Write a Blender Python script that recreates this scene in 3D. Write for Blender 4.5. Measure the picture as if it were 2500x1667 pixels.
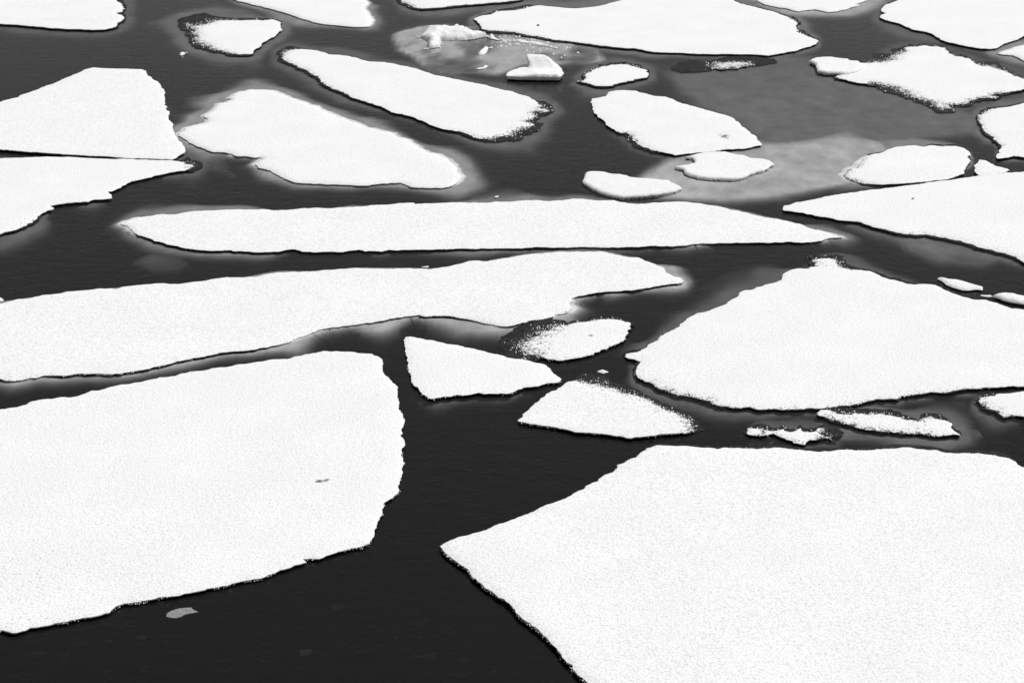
import bpy, math, random
import numpy as np
from mathutils import Vector
from mathutils.geometry import delaunay_2d_cdt

for o in list(bpy.data.objects): bpy.data.objects.remove(o)
scene = bpy.context.scene
COL = scene.collection

# ------------------------------------------------------------------ camera
cam_d = bpy.data.cameras.new('camera'); cam = bpy.data.objects.new('camera', cam_d); COL.objects.link(cam)
cam.location = (0, 0, 20.0)
cam.rotation_euler = (math.radians(90 - 21.5), 0, 0)
cam_d.sensor_width = 36.0; cam_d.lens = 18.0 / 0.2780
cam_d.clip_start = 0.5; cam_d.clip_end = 6000
scene.camera = cam

# ------------------------------------------------------------------ sky and sun (the photograph is black and white)
SUN_EL, SUN_AZ = 58.0, 52.0          # azimuth from +Y (away from the camera) towards +X
world = bpy.data.worlds.new('World'); scene.world = world; world.use_nodes = True
nt = world.node_tree; nt.nodes.clear()
sky = nt.nodes.new('ShaderNodeTexSky'); sky.sky_type = 'NISHITA'; sky.sun_disc = False
sky.sun_elevation = math.radians(SUN_EL); sky.sun_rotation = math.radians(SUN_AZ)
sky.altitude = 0; sky.air_density = 1.0; sky.dust_density = 0.6; sky.ozone_density = 1.0
bw = nt.nodes.new('ShaderNodeRGBToBW'); bg = nt.nodes.new('ShaderNodeBackground'); wo = nt.nodes.new('ShaderNodeOutputWorld')
bg.inputs['Strength'].default_value = 0.056
nt.links.new(sky.outputs[0], bw.inputs[0]); nt.links.new(bw.outputs[0], bg.inputs['Color']); nt.links.new(bg.outputs[0], wo.inputs['Surface'])
sun_d = bpy.data.lights.new('sun', 'SUN'); sun_d.energy = 3.65; sun_d.angle = math.radians(3.0); sun_d.color = (1, 1, 1)
sun = bpy.data.objects.new('sun', sun_d); COL.objects.link(sun)
ce = math.cos(math.radians(SUN_EL))
to_sun = Vector((math.sin(math.radians(SUN_AZ)) * ce, math.cos(math.radians(SUN_AZ)) * ce, math.sin(math.radians(SUN_EL))))
sun.rotation_euler = to_sun.to_track_quat('Z', 'Y').to_euler(); sun.location = to_sun * 100
vs = scene.view_settings
vs.view_transform = 'Standard'; vs.look = 'None'; vs.exposure = 0.0; vs.gamma = 1.0; vs.use_curve_mapping = False

# ------------------------------------------------------------------ materials
class NT:
    def __init__(s, name):
        s.m = bpy.data.materials.new(name); s.m.use_nodes = True; s.t = s.m.node_tree; s.t.nodes.clear()
        s.out = s.n('ShaderNodeOutputMaterial')
    def n(s, typ, **kw):
        x = s.t.nodes.new(typ)
        for k, v in kw.items(): setattr(x, k, v)
        return x
    def l(s, a, b): s.t.links.new(a, b)
    def val(s, sock, v):
        if isinstance(v, bpy.types.NodeSocket): s.l(v, sock)
        else: sock.default_value = v
    def math(s, op, a, b=0.0, clamp=False):
        x = s.n('ShaderNodeMath', operation=op, use_clamp=clamp); s.val(x.inputs[0], a); s.val(x.inputs[1], b); return x.outputs[0]
    def rng(s, v, a, b, c, d, smooth=False):
        x = s.n('ShaderNodeMapRange'); x.interpolation_type = 'SMOOTHSTEP' if smooth else 'LINEAR'
        for i, q in enumerate((v, a, b, c, d)): s.val(x.inputs[i], q)
        return x.outputs[0]
    def pos(s, scale=(1, 1, 1)):
        g = s.n('ShaderNodeNewGeometry'); mp = s.n('ShaderNodeMapping'); mp.inputs['Scale'].default_value = scale
        s.l(g.outputs['Position'], mp.inputs['Vector']); return mp.outputs[0]
    def noise(s, vec, scale, detail=3, rough=.6, dist=0):
        x = s.n('ShaderNodeTexNoise'); s.l(vec, x.inputs['Vector'])
        x.inputs['Scale'].default_value = scale; x.inputs['Detail'].default_value = detail
        x.inputs['Roughness'].default_value = rough; x.inputs['Distortion'].default_value = dist
        return x.outputs[0]
    def bump(s, h, dist, strength=1.0):
        x = s.n('ShaderNodeBump'); x.inputs['Strength'].default_value = strength; x.inputs['Distance'].default_value = dist
        s.l(h, x.inputs['Height']); return x.outputs[0]
    def grey(s, v):
        c = s.n('ShaderNodeCombineColor')
        for i in range(3): s.l(v, c.inputs[i])
        return c.outputs[0]
    def bsdf(s, col, rough, nrm=None, spec=.3):
        b = s.n('ShaderNodeBsdfPrincipled')
        s.val(b.inputs['Base Color'], col); s.val(b.inputs['Roughness'], rough); b.inputs['Specular IOR Level'].default_value = spec
        if nrm is not None: s.l(nrm, b.inputs['Normal'])
        s.l(b.outputs[0], s.out.inputs['Surface']); return b

def mat_snow():
    q = NT('granular_snow'); p = q.pos()
    a = q.n('ShaderNodeAttribute', attribute_name='melt'); melt_shade = a.outputs['Fac']
    clump = q.noise(p, 7.0, 4, .72)                       # patches of crust
    grain = q.noise(p, 19.0, 3, .7)                       # coarse snow grains
    broad = q.noise(p, .45, 3, .55)
    # shade of the pits between grains, painted in as grey
    tone = q.rng(grain, .33, .52, .65, .93)
    tone = q.math('MULTIPLY', tone, q.rng(broad, .3, .7, .95, 1.0))
    # where the snow is thin or melting, dark wet ice shows between the grains; on block sides it paints shade
    mix = q.math('ADD', q.math('MULTIPLY', clump, .42), q.math('MULTIPLY', grain, .58))
    th = q.rng(melt_shade, 0, 1, .315, .62)
    bare = q.rng(q.math('SUBTRACT', mix, th), -.035, .035, 1, 0, True)
    mx = q.n('ShaderNodeMix', data_type='FLOAT'); q.l(bare, mx.inputs[0]); q.l(tone, mx.inputs[2]); mx.inputs[3].default_value = .05
    h = q.math('ADD', q.math('MULTIPLY', grain, .6), q.math('MULTIPLY', clump, .7))
    q.bsdf(q.grey(mx.outputs[0]), .75, q.bump(h, .05, .55), .15)
    return q.m

def mat_wet_ice():
    q = NT('wet_granular_ice'); p = q.pos()
    n = q.noise(p, 12, 4, .7); b = q.noise(p, 2.0, 3, .6)
    v = q.rng(n, .35, .72, .008, .05); v = q.math('MULTIPLY', v, q.rng(b, .3, .7, .7, 1.25))
    q.bsdf(q.grey(v), .5, q.bump(n, .05, .9), .06); return q.m

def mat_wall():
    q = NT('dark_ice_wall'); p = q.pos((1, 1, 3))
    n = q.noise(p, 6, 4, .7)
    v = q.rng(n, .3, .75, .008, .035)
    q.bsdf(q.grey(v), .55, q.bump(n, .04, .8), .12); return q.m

def mat_shelf():
    q = NT('submerged_ice'); p = q.pos((1, .6, 1))
    n = q.noise(p, 1.1, 5, .6); v = q.rng(n, .3, .7, .48, .76)
    q.bsdf(q.grey(v), .8, None, 0); return q.m

def mat_block():
    q = NT('block_ice'); p = q.pos()
    n = q.noise(p, 9, 4, .65); b = q.noise(p, 1.7, 3, .6)
    v = q.rng(n, .3, .55, .80, .95); v = q.math('MULTIPLY', v, q.rng(b, .3, .65, .94, 1.0))
    bs = q.bsdf(q.grey(v), .6, q.bump(n, .04, .5), .25)
    return q.m

def mat_pane():
    q = NT('thin_grey_ice'); p = q.pos()
    n = q.noise(p, 30, 3, .7); v = q.rng(n, .45, .72, .20, .5, True)
    q.bsdf(q.grey(v), .35, q.bump(n, .01, .5), .3); return q.m

def mat_water():
    q = NT('sea_water')
    p1 = q.pos((1, 1.25, 1)); p2 = q.pos((.6, .9, 1)); p3 = q.pos()
    r1 = q.noise(p1, 6.5, 2, .5); r2 = q.noise(p2, 2.6, 2, .5)
    h = q.math('ADD', q.math('MULTIPLY', r1, .45), q.math('MULTIPLY', r2, .55))
    nrm = q.bump(h, .045, .6)
    fr = q.n('ShaderNodeFresnel'); fr.inputs['IOR'].default_value = 1.333; q.l(nrm, fr.inputs['Normal'])
    tr = q.n('ShaderNodeBsdfTransparent'); gl = q.n('ShaderNodeBsdfGlossy'); gl.inputs['Roughness'].default_value = .06; q.l(nrm, gl.inputs['Normal'])
    silt = q.n('ShaderNodeBsdfDiffuse'); silt.inputs['Color'].default_value = (.6, .6, .6, 1)     # light scattered back by the turbid water
    tu = q.n('ShaderNodeMixShader'); tu.inputs[0].default_value = .015; q.l(tr.outputs[0], tu.inputs[1]); q.l(silt.outputs[0], tu.inputs[2])
    mx = q.n('ShaderNodeMixShader'); q.l(fr.outputs[0], mx.inputs[0]); q.l(tu.outputs[0], mx.inputs[1]); q.l(gl.outputs[0], mx.inputs[2])
    q.l(mx.outputs[0], q.out.inputs['Surface'])
    va = q.n('ShaderNodeVolumeAbsorption'); va.inputs['Color'].default_value = (0, 0, 0, 1); va.inputs['Density'].default_value = WATER_K
    q.l(va.outputs[0], q.out.inputs['Volume'])
    return q.m
WATER_K = 6.5
M = dict(snow=mat_snow(), wet=mat_wet_ice(), wall=mat_wall(), shelf=mat_shelf(), block=mat_block(), pane=mat_pane(), water=mat_water())

# ------------------------------------------------------------------ helpers
rs = np.random.RandomState(11)
def P(s): return np.array([[float(v) for v in q.split(',')] for q in s.split()])
def hash2(ix, iy, seed):
    h = (ix.astype(np.int64) * 374761393 + iy.astype(np.int64) * 668265263 + seed * 1274126177) & 0x7fffffff
    h = ((h ^ (h >> 13)) * 1274126177) & 0x7fffffff
    return ((h ^ (h >> 16)) & 0xffff) / 65535.0
def vnoise(x, y, seed=0):
    ix, iy = np.floor(x), np.floor(y); fx, fy = x - ix, y - iy
    fx = fx * fx * (3 - 2 * fx); fy = fy * fy * (3 - 2 * fy)
    a = hash2(ix, iy, seed); b = hash2(ix + 1, iy, seed); c = hash2(ix, iy + 1, seed); d = hash2(ix + 1, iy + 1, seed)
    return (a + (b - a) * fx) * (1 - fy) + (c + (d - c) * fx) * fy
def fbm(x, y, seed=0, oct=4):
    s = 0; w = 0
    for k in range(oct): s = s + vnoise(x * 2**k + 17.3 * k, y * 2**k - 9.1 * k, seed + k) * .5**k; w += .5**k
    return s / w
def link(name, me, mats, parent=None):
    for m in (mats if isinstance(mats, (list, tuple)) else [mats]): me.materials.append(m)
    o = bpy.data.objects.new(name, me); COL.objects.link(o)
    if parent is not None: o.parent = parent; o.matrix_parent_inverse.identity(); o.location = -parent.location
    return o
def mesh(name, v, f, smooth=True):
    me = bpy.data.meshes.new(name); me.from_pydata(np.asarray(v).tolist(), [], f)
    if smooth and len(me.polygons): me.polygons.foreach_set('use_smooth', [True] * len(me.polygons))
    me.update(); return me
def thing(name, label, cat, loc, group=None):
    o = bpy.data.objects.new(name, None); COL.objects.link(o); o.location = loc; o.empty_display_size = .3
    o['label'] = label; o['category'] = cat
    if group: o['group'] = group
    return o
def tag(o, label, cat, group=None):
    o['label'] = label; o['category'] = cat
    if group: o['group'] = group
    return o
def seg_dist(pts, loop):
    """distance and nearest loop index of every point to a closed loop"""
    a = loop; b = np.roll(loop, -1, 0); d = b - a; L = np.maximum((d * d).sum(1), 1e-12)
    best = np.full(len(pts), 1e9); idx = np.zeros(len(pts), int)
    for s in range(0, len(pts), 2000):
        q = pts[s:s + 2000, None, :] - a[None]
        t = np.clip((q * d[None]).sum(2) / L[None], 0, 1)
        e = q - t[..., None] * d[None]; D = (e * e).sum(2)
        k = D.argmin(1); best[s:s + 2000] = np.sqrt(D[np.arange(len(k)), k]); idx[s:s + 2000] = k
    return best, idx
def inside(pts, loop):
    a = loop; b = np.roll(loop, -1, 0); r = np.zeros(len(pts), bool)
    for s in range(0, len(pts), 4000):
        x = pts[s:s + 4000, 0][:, None]; y = pts[s:s + 4000, 1][:, None]
        c = (a[None, :, 1] > y) != (b[None, :, 1] > y)
        with np.errstate(divide='ignore', invalid='ignore'):
            xi = (b[None, :, 0] - a[None, :, 0]) * (y - a[None, :, 1]) / (b[None, :, 1] - a[None, :, 1]) + a[None, :, 0]
        r[s:s + 4000] = ((c & (x < xi)).sum(1) % 2) == 1
    return r
def normals(loop):
    d = np.roll(loop, -1, 0) - np.roll(loop, 1, 0); n = np.stack([d[:, 1], -d[:, 0]], 1)
    n /= np.maximum(np.linalg.norm(n, axis=1), 1e-9)[:, None]
    area = (loop[:, 0] * np.roll(loop[:, 1], -1) - np.roll(loop[:, 0], -1) * loop[:, 1]).sum()
    return n if area > 0 else -n
def counts(pts):
    b = np.roll(pts, -1, 0); L = np.linalg.norm(b - pts, axis=1); sp = .045 * np.maximum(pts[:, 1], 32) / 38
    return np.maximum(1, np.ceil(L / sp)).astype(int)
def resample(pts, cnt):
    b = np.roll(pts, -1, 0); out = []
    for i, c in enumerate(cnt):
        t = (np.arange(c) / c)[:, None]; out.append(pts[i] * (1 - t) + b[i] * t)
    return np.concatenate(out)
def jag(loop, amp, seed, fine=.6):
    """break the outline up at many scales, as broken ice is"""
    n = normals(loop); d = np.zeros(len(loop)); x, y = loop[:, 0], loop[:, 1]
    for k, (wl, a) in enumerate(((1.5, .10), (.7, .07), (.32, .055), (.17, .05), (.10, .032))):
        d += (vnoise(x / wl, y / wl, seed + k) - .5) * 2 * a * (amp if wl > .5 else np.maximum(amp, fine))
    return loop + n * d[:, None]
def triangulate(loop, extra):
    n = len(loop); vs = [Vector(p) for p in loop.tolist()] + [Vector(p) for p in extra.tolist()]
    ed = [(i, (i + 1) % n) for i in range(n)]
    r = delaunay_2d_cdt(vs, ed, [], 1, 1e-5)
    return np.array([(p.x, p.y) for p in r[0]]), [tuple(f) for f in r[2]]
def fill_points(loop, rings, step, jitter=.35):
    nrm = normals(loop); out = []
    for d in rings:
        k = max(1, int(d / .12)); q = (loop - nrm * d)[::k]
        out.append((q, d))
    lo, hi = loop.min(0), loop.max(0)
    gx, gy = np.meshgrid(np.arange(lo[0], hi[0], step), np.arange(lo[1], hi[1], step * 1.3))
    g = np.stack([gx.ravel(), gy.ravel()], 1); g += (rs.rand(*g.shape) - .5) * step * 2 * jitter
    out.append((g, rings[-1] * 1.2)); keep = []
    for q, d in out:
        if not len(q): continue
        D, _ = seg_dist(q, loop); ok = inside(q, loop) & (D > d * .85); keep.append(q[ok])
    return np.concatenate(keep)
def set_attr(me, name, vals):
    a = me.attributes.new(name, 'FLOAT', 'POINT'); a.data.foreach_set('value', np.asarray(vals, dtype=np.float32))

# ------------------------------------------------------------------ outlines in metres (x right, y away from the camera)
FLOES = {
 'topleft': dict(rough=1, fuzz=0.25, glow=0.184, palemelt=0, fb=0.85, spots=[],
  snow="-31.4,107.19 -23.04,107.19 -21.97,102.3 -21.63,101.67 -21.39,100.76 -21.1,100 -21.07,99.41 -21.25,98.82 -20.87,98.09 -20.64,97.51 -20.56,96.8 -20.68,96.38 -20.59,95.69 -20.77,95.28 -21.08,94.6 -21.62,94.46 -22.3,94.52 -23.13,94.68 -24.02,94.87 -24.66,95.19 -25.62,95.61 -26.85,95.97 -28.37,96.1",
  ice="-31.5,107.51,0.07,0 -23.13,107.74,0.07,0 -22.03,103.07,0.04,0 -21.69,102.58,0.03,0 -21.42,101.54,0.03,0 -21.03,100.4,0.03,0 -20.96,99.49,0.03,0 -21.18,99.2,0.03,0 -20.89,98.85,0.03,0 -20.6,98.04,0.03,0 -20.45,96.85,0.03,0 -20.56,96.29,0.03,0 -20.48,95.54,0.03,0 -20.7,95.13,0.04,0 -21.08,94.62,0.07,0 -21.65,94.6,0.07,0 -22.34,94.66,0.07,0 -23.17,94.82,0.07,0 -24.06,95.01,0.07,0 -24.7,95.34,0.07,0 -25.66,95.75,0.07,0 -26.89,96.11,0.07,0 -28.44,96.28,0.07,0",
  shelf="-33.97,113.26 -24.4,116.19 -22.24,109.5 -21.45,108.37 -20.69,105.55 -19.76,101.21 -19.24,98.54 -19.92,99.94 -19.85,101.77 -19.41,99.33 -18.66,94.68 -18.71,92.28 -18.73,90.82 -19.19,90.13 -19.98,90.24 -20.79,90.74 -21.56,90.93 -22.4,91.09 -23.28,91.28 -23.91,91.58 -24.87,91.98 -26.36,92.57 -28.93,94.97",
  cracks=[]),
 'topoval': dict(rough=1, fuzz=1, glow=0.253, palemelt=0, fb=0.7, spots=[],
  snow="-16.94,95.79 -16.53,95.71 -16.13,96.07 -15.98,96.63 -15.62,96.91 -14.69,96.82 -13.56,96.99 -13.2,96.91 -12.72,97.19 -12.45,96.91 -12.16,96.35 -12.06,95.51 -11.89,94.78 -11.94,93.76 -11.98,92.97 -12.32,92.06 -12.54,91.42 -12.47,90.67 -12.68,90.17 -12.71,89.19 -12.78,88.95 -13.32,88.95 -13.88,89.19 -14.29,89.8 -14.78,90.17 -15.31,90.79 -15.79,91.42 -16.07,92.19 -16.42,93.49 -16.51,94.56 -16.8,95.1",
  ice="-17.71,97.76,0.01,0 -17.17,98.65,0.01,0 -16.73,99.09,0.01,0 -16.47,99.11,0.01,0 -15.85,98.28,0.01,0 -14.78,97.49,0.05,0 -13.65,97.66,0.05,0 -13.28,97.5,0.05,0 -12.77,97.65,0.05,0 -12.48,97.28,0.06,0 -12.16,96.66,0.06,0 -12.05,95.76,0.06,0 -11.87,94.95,0.06,0 -11.92,93.85,0.06,0 -11.97,93.02,0.06,0 -12.29,92.08,0.05,0 -12.49,91.43,0.05,0 -12.41,90.67,0.05,0 -12.62,90.15,0.05,0 -12.66,89.14,0.05,0 -12.74,88.8,0.04,0 -13.28,88.65,0.03,0 -13.87,88.84,0.02,0 -14.29,89.45,0.02,0 -14.77,89.73,0.01,0 -15.3,90.13,0.01,0 -15.85,90.76,0.01,0 -16.27,91.88,0.01,0 -16.72,93.55,0.01,0 -16.83,94.43,0.01,0 -17.24,94.97,0.01,0",
  shelf="-21.06,105.05 -20.62,111.83 -19.67,113.11 -18.93,111.81 -17.67,108.79 -16.14,106.62 -14.79,106.37 -14.29,105.8 -13.47,105.3 -12.68,103.76 -11.81,100.89 -11.37,97.89 -11.04,95.26 -10.9,92.29 -10.98,90.32 -11.23,88.93 -11.36,88.51 -11.2,87.73 -11.39,86.77 -11.54,85.22 -11.73,83.8 -12.49,82.84 -13.28,82.75 -13.79,83.31 -14.31,83.58 -15.01,84.18 -15.99,85.64 -17.02,88.46 -17.83,91.6 -18.25,92.74 -19.43,95.44",
  cracks=[]),
 'topwedge': dict(rough=1, fuzz=0.25, glow=0.46, palemelt=0, fb=0.7, spots=[],
  snow="-16.59,104.64 -8.42,104.64 -8.19,102.4 -7.98,101.63 -8.03,100.71 -7.99,100.11 -7.77,99.07 -7.54,97.9 -7.38,96.91 -7.38,96.07 -7.45,95.51 -7.78,95.38 -8.24,95.38 -8.82,95.6 -9.42,95.87 -10.02,96.21 -10.52,96.63 -10.98,97.19 -11.24,97.47 -11.8,98.34 -12.3,99.07 -12.91,99.81 -13.6,100.56 -14.08,101.01 -14.66,101.78 -15.23,102.4",
  ice="-16.62,104.98,0.03,1 -8.45,104.87,0.03,1 -8.24,102.69,0.03,1 -8.04,101.96,0.03,1 -8.09,101.06,0.03,1 -8.04,100.42,0.03,1 -7.81,99.34,0.03,1 -7.58,98.19,0.03,1 -7.43,97.24,0.03,1 -7.43,96.46,0.03,1 -7.5,95.95,0.03,1 -7.82,95.83,0.03,1 -8.27,95.83,0.03,1 -8.86,96.05,0.03,1 -9.46,96.33,0.03,1 -10.06,96.66,0.03,1 -10.56,97.08,0.03,1 -11.03,97.65,0.03,1 -11.29,97.93,0.03,1 -11.85,98.8,0.03,1 -12.35,99.53,0.03,1 -12.97,100.28,0.03,1 -13.66,101.04,0.03,1 -14.14,101.49,0.03,1 -14.72,102.26,0.03,1 -15.28,102.87,0.03,1",
  shelf="-17.62,106.49 -8.53,109.89 -7.86,105.3 -7.61,103.29 -7.61,102.13 -7.42,102.22 -7.04,102.39 -6.66,100.96 -6.42,97.95 -6.39,94.62 -6.72,92.4 -7.4,92.29 -8.07,93.16 -8.74,94.02 -9.35,94.32 -9.94,94.11 -10.42,93.74 -10.89,93.79 -11.18,93.97 -11.73,94.78 -12.19,95.33 -12.73,95.82 -13.36,96.39 -13.83,96.8 -14.52,97.83 -15.6,100.12",
  cracks=[]),
 'topstrip': dict(rough=1, fuzz=1, glow=0.23, palemelt=0, fb=0.7, spots=[],
  snow="-6.3,104.31 -6.25,102.4 -6.06,101.78 -5.75,101.01 -5.42,100.41 -4.93,100.11 -4.46,100.2 -3.87,100.41 -3.29,100.8 -2.4,101.17 -1.5,101.53 0,102.15 0.61,102.72 0.74,104.31",
  ice="-6.43,105.2,0.03,0 -6.43,102.57,0.02,0 -6.17,101.42,0.02,0 -5.8,100.59,0.02,0 -5.44,100.1,0.03,0 -4.93,99.86,0.04,0 -4.45,99.95,0.04,0 -3.85,100.16,0.04,0 -3.27,100.55,0.04,0 -2.39,100.92,0.04,0 -1.49,101.28,0.04,0 0.03,101.91,0.04,0 0.69,102.64,0.04,0 0.84,104.95,0.04,0",
  shelf="-7.26,110.05 -7.2,102.98 -6.67,99.22 -6.02,97.59 -5.49,96.95 -4.86,96.7 -4.3,96.8 -3.68,97.01 -3.1,97.38 -2.24,97.72 -1.34,98.08 0.33,98.91 1.35,101.39 1.53,108.39",
  cracks=[]),
 'topbig': dict(rough=1, fuzz=0.7, glow=0.287, palemelt=0, fb=0.7, spots=[],
  snow="-1.97,97.47 -1.69,98.05 -1.17,98.48 -0.88,99.22 0,99.6 0.36,99.72 0.77,100.26 1.14,100.71 1.5,100.92 1.97,100.71 2.5,100.5 2.97,100.26 3.57,100.2 4.05,100.32 4.6,100.62 5.16,101.23 5.8,102.03 6.13,102.4 6.5,104.64 12.32,104.64 12.35,102.15 12.63,101.47 13.14,100.71 13.64,99.96 13.89,99.6 14.2,99.22 14.41,98.63 14.63,98.05 14.82,97.33 14.91,96.77 14.95,96.07 14.75,95.24 14.59,94.16 14.82,93.76 15.09,92.97 15.32,92.32 15.48,91.88 15.15,91.17 14.84,90.54 14.46,90.17 14.01,89.68 13.51,89.19 13.21,88.95 12.46,88.47 11.95,88.66 11.17,88.81 10.12,88.9 9.06,89 8.01,89.19 6.95,89.31 6.65,89.56 6.46,89.93 6.04,90.17 5.66,90.17 5.19,90.37 4.77,90.67 4.24,91.04 3.71,91.3 3.28,91.55 2.75,91.93 2.09,92.19 1.55,92.58 1,93.1 0.56,93.49 0,94.02 -0.56,94.24 -1.13,94.51 -1.47,94.78 -1.71,95.51 -1.84,96.63",
  ice="-2.01,97.74,0.06,0 -1.72,98.42,0.06,0 -1.2,99.04,0.05,0 -0.91,99.93,0.04,0 -0.01,100.32,0.04,0 0.34,100.72,0.03,0 0.75,101.26,0.03,0 1.13,101.23,0.05,0 1.5,101.21,0.06,0 1.98,101,0.06,0 2.51,100.78,0.06,0 2.98,100.54,0.06,0 3.58,100.42,0.06,0 4.05,100.43,0.06,0 4.6,100.68,0.06,0 5.17,101.29,0.06,0 5.82,102.09,0.06,0 6.15,102.48,0.06,0 6.51,104.76,0.06,0 12.35,104.87,0.06,0 12.39,102.43,0.06,0 12.67,101.76,0.06,0 13.18,100.99,0.06,0 13.69,100.24,0.06,0 13.94,99.88,0.06,0 14.24,99.49,0.06,0 14.46,98.9,0.06,0 14.71,98.49,0.05,0 14.99,98.12,0.04,0 15.14,97.6,0.03,0 15.17,96.57,0.03,0 14.95,95.63,0.03,0 14.82,94.87,0.03,0 15,94.57,0.03,0 15.21,93.56,0.05,0 15.43,92.76,0.05,0 15.57,92.13,0.05,0 15.2,91.2,0.05,0 14.86,90.55,0.05,0 14.47,90.23,0.06,0 14.03,89.78,0.06,0 13.53,89.29,0.06,0 13.23,89.05,0.06,0 12.47,88.57,0.06,0 11.96,88.76,0.06,0 11.18,88.91,0.06,0 10.13,89,0.06,0 9.07,89.1,0.06,0 8.02,89.29,0.06,0 6.95,89.35,0.06,0 6.63,89.5,0.05,0 6.44,89.82,0.05,0 6.03,90.06,0.05,0 5.65,90.06,0.05,0 5.18,90.26,0.05,0 4.75,90.54,0.04,0 4.23,90.88,0.04,0 3.69,91.11,0.04,0 3.26,91.37,0.04,0 2.73,91.75,0.04,0 2.07,91.95,0.04,0 1.52,92.23,0.03,0 0.97,92.7,0.02,0 0.53,93.09,0.02,0 -0.02,93.61,0.02,0 -0.58,93.84,0.02,0 -1.15,94.15,0.03,0 -1.52,94.57,0.04,0 -1.75,95.52,0.05,0 -1.88,96.76,0.06,0",
  shelf="-3.01,100.38 -2.56,104.42 -1.67,105.72 -1.21,106.14 -0.17,105.82 0.21,105.75 0.65,106.14 1.08,106.06 1.54,105.96 2.09,105.68 2.67,105.45 3.15,105.38 3.75,106 4.21,107.11 4.72,108.08 5.23,108.83 5.76,109.49 6.03,109.26 6.67,111.58 13.17,110.55 13.17,106.7 13.46,106.16 13.93,105.49 14.43,104.72 14.7,104.33 15.04,103.84 15.35,103.4 15.93,104.03 16.73,104.83 17.27,103.56 17.01,99.73 16.74,98.26 16.81,99.69 16.76,101.04 16.51,98.88 16.57,96.37 16.25,93.25 15.58,90.29 14.91,88.92 14.43,88.59 13.96,88.23 13.44,87.76 13.11,87.49 12.31,86.99 11.77,87.17 10.99,87.31 9.95,87.4 8.91,87.5 7.86,87.68 6.77,87.76 6.43,87.92 6.23,88.19 5.86,88.37 5.51,88.36 5.03,88.56 4.61,88.84 4.08,89.15 3.56,89.36 3.14,89.61 2.61,89.94 1.95,89.99 1.38,90.05 0.82,90.36 0.4,90.7 -0.12,91.08 -0.67,90.95 -1.32,90.8 -1.91,91.22 -2.42,93.15 -2.82,96.29",
  cracks=["1.279,95.481 1.367,95.647 1.449,95.426 1.35,95.262"]),
 'toppale': dict(rough=1, fuzz=0.25, glow=0.69, palemelt=0, fb=0.7, spots=[],
  snow="13.62,104.64 13.63,102.25 13.86,101.63 14.08,101.01 14.5,100.56 14.93,100.26 15.26,99.66 15.52,99.36 16.05,99.81 16.44,100.02 16.75,99.72 17.03,99.22 17.52,99.36 18.07,99.81 18.53,100.41 18.99,101.01 18.89,101.47 19.72,102.4 20.49,104.64",
  ice="13.68,104.94,0.03,1 13.71,102.68,0.03,1 13.93,102.1,0.03,1 14.15,101.49,0.03,1 14.57,101.04,0.03,1 15.01,100.73,0.03,1 15.34,100.13,0.03,1 15.59,99.84,0.03,1 16.13,100.28,0.03,1 16.52,100.49,0.03,1 16.83,100.19,0.03,1 17.11,99.69,0.03,1 17.6,99.84,0.03,1 18.15,100.28,0.03,1 18.6,100.87,0.03,1 19.04,101.41,0.03,1 18.94,101.86,0.03,1 19.77,102.81,0.03,1 20.52,104.95,0.03,1",
  shelf="12.45,107.95 12.62,100.83 13.1,98.93 13.44,97.98 13.9,97.46 14.35,97.16 14.72,96.57 15.05,96.24 15.62,96.66 15.94,96.85 16.2,96.6 16.47,95.88 16.9,94.84 17.42,93.09 18.56,92.82 20.36,96.31 20.78,98.25 21.98,100.73 23.65,109.41",
  cracks=[]),
 'topright': dict(rough=1, fuzz=0.5, glow=0.184, palemelt=0, fb=0.7, spots=[],
  snow="22.1,104.64 21.48,102.4 20.9,101.63 20.49,101.01 20.14,100.11 20.03,99.36 20.12,98.77 19.81,98.19 19.67,97.62 19.77,97.05 20.01,96.63 20.3,96.07 20.45,95.38 20.74,94.56 21.16,94.16 21.41,93.76 21.53,92.97 21.63,92.19 21.88,91.55 22.28,90.92 22.71,90.42 23.16,90.05 23.69,89.97 24.06,90.17 24.46,90.92 24.89,91.55 25.49,92.19 25.93,92.84 26.24,93.28 27.19,95.1 29.28,96.49 31.57,104.64",
  ice="22.15,104.93,0.06,0 21.52,102.7,0.06,0 20.96,101.99,0.06,0 20.53,101.38,0.06,0 20.15,100.37,0.06,0 20.02,99.52,0.06,0 20.13,98.98,0.06,0 19.82,98.44,0.06,0 19.67,97.75,0.06,0 19.76,97.09,0.06,0 20,96.65,0.06,0 20.29,96.09,0.06,0 20.44,95.4,0.06,0 20.74,94.58,0.06,0 21.16,94.18,0.06,0 21.4,93.77,0.06,0 21.5,92.96,0.05,0 21.61,92.16,0.05,0 21.86,91.51,0.05,0 22.27,90.88,0.05,0 22.71,90.41,0.05,0 23.18,90.1,0.06,0 23.71,90.07,0.06,0 24.09,90.28,0.06,0 24.5,91.03,0.06,0 24.92,91.66,0.06,0 25.53,92.3,0.06,0 25.97,92.95,0.06,0 26.28,93.39,0.06,0 27.24,95.22,0.06,0 29.34,96.63,0.06,0 31.66,104.91,0.06,0",
  shelf="23.04,109.9 22.1,107.89 21.52,108.72 20.66,107.75 19.43,103.26 18.81,100.2 19.14,100 18.68,99.62 18.28,96.51 18.18,92.94 18.64,91.97 19.09,91.85 19.33,91.5 19.65,90.71 20.11,90.49 20.5,90.92 20.89,91.24 21.19,91.02 21.74,91.29 21.91,89.71 22.35,89.11 22.82,88.62 23.41,88.48 23.93,88.82 24.42,89.72 24.83,90.26 25.41,90.87 25.88,91.56 26.24,92.1 27.31,94.04 29.89,96.75 33.1,108.3",
  cracks=[]),
 'righttip': dict(rough=1, fuzz=0.25, glow=0.46, palemelt=0, fb=0.7, spots=[],
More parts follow.
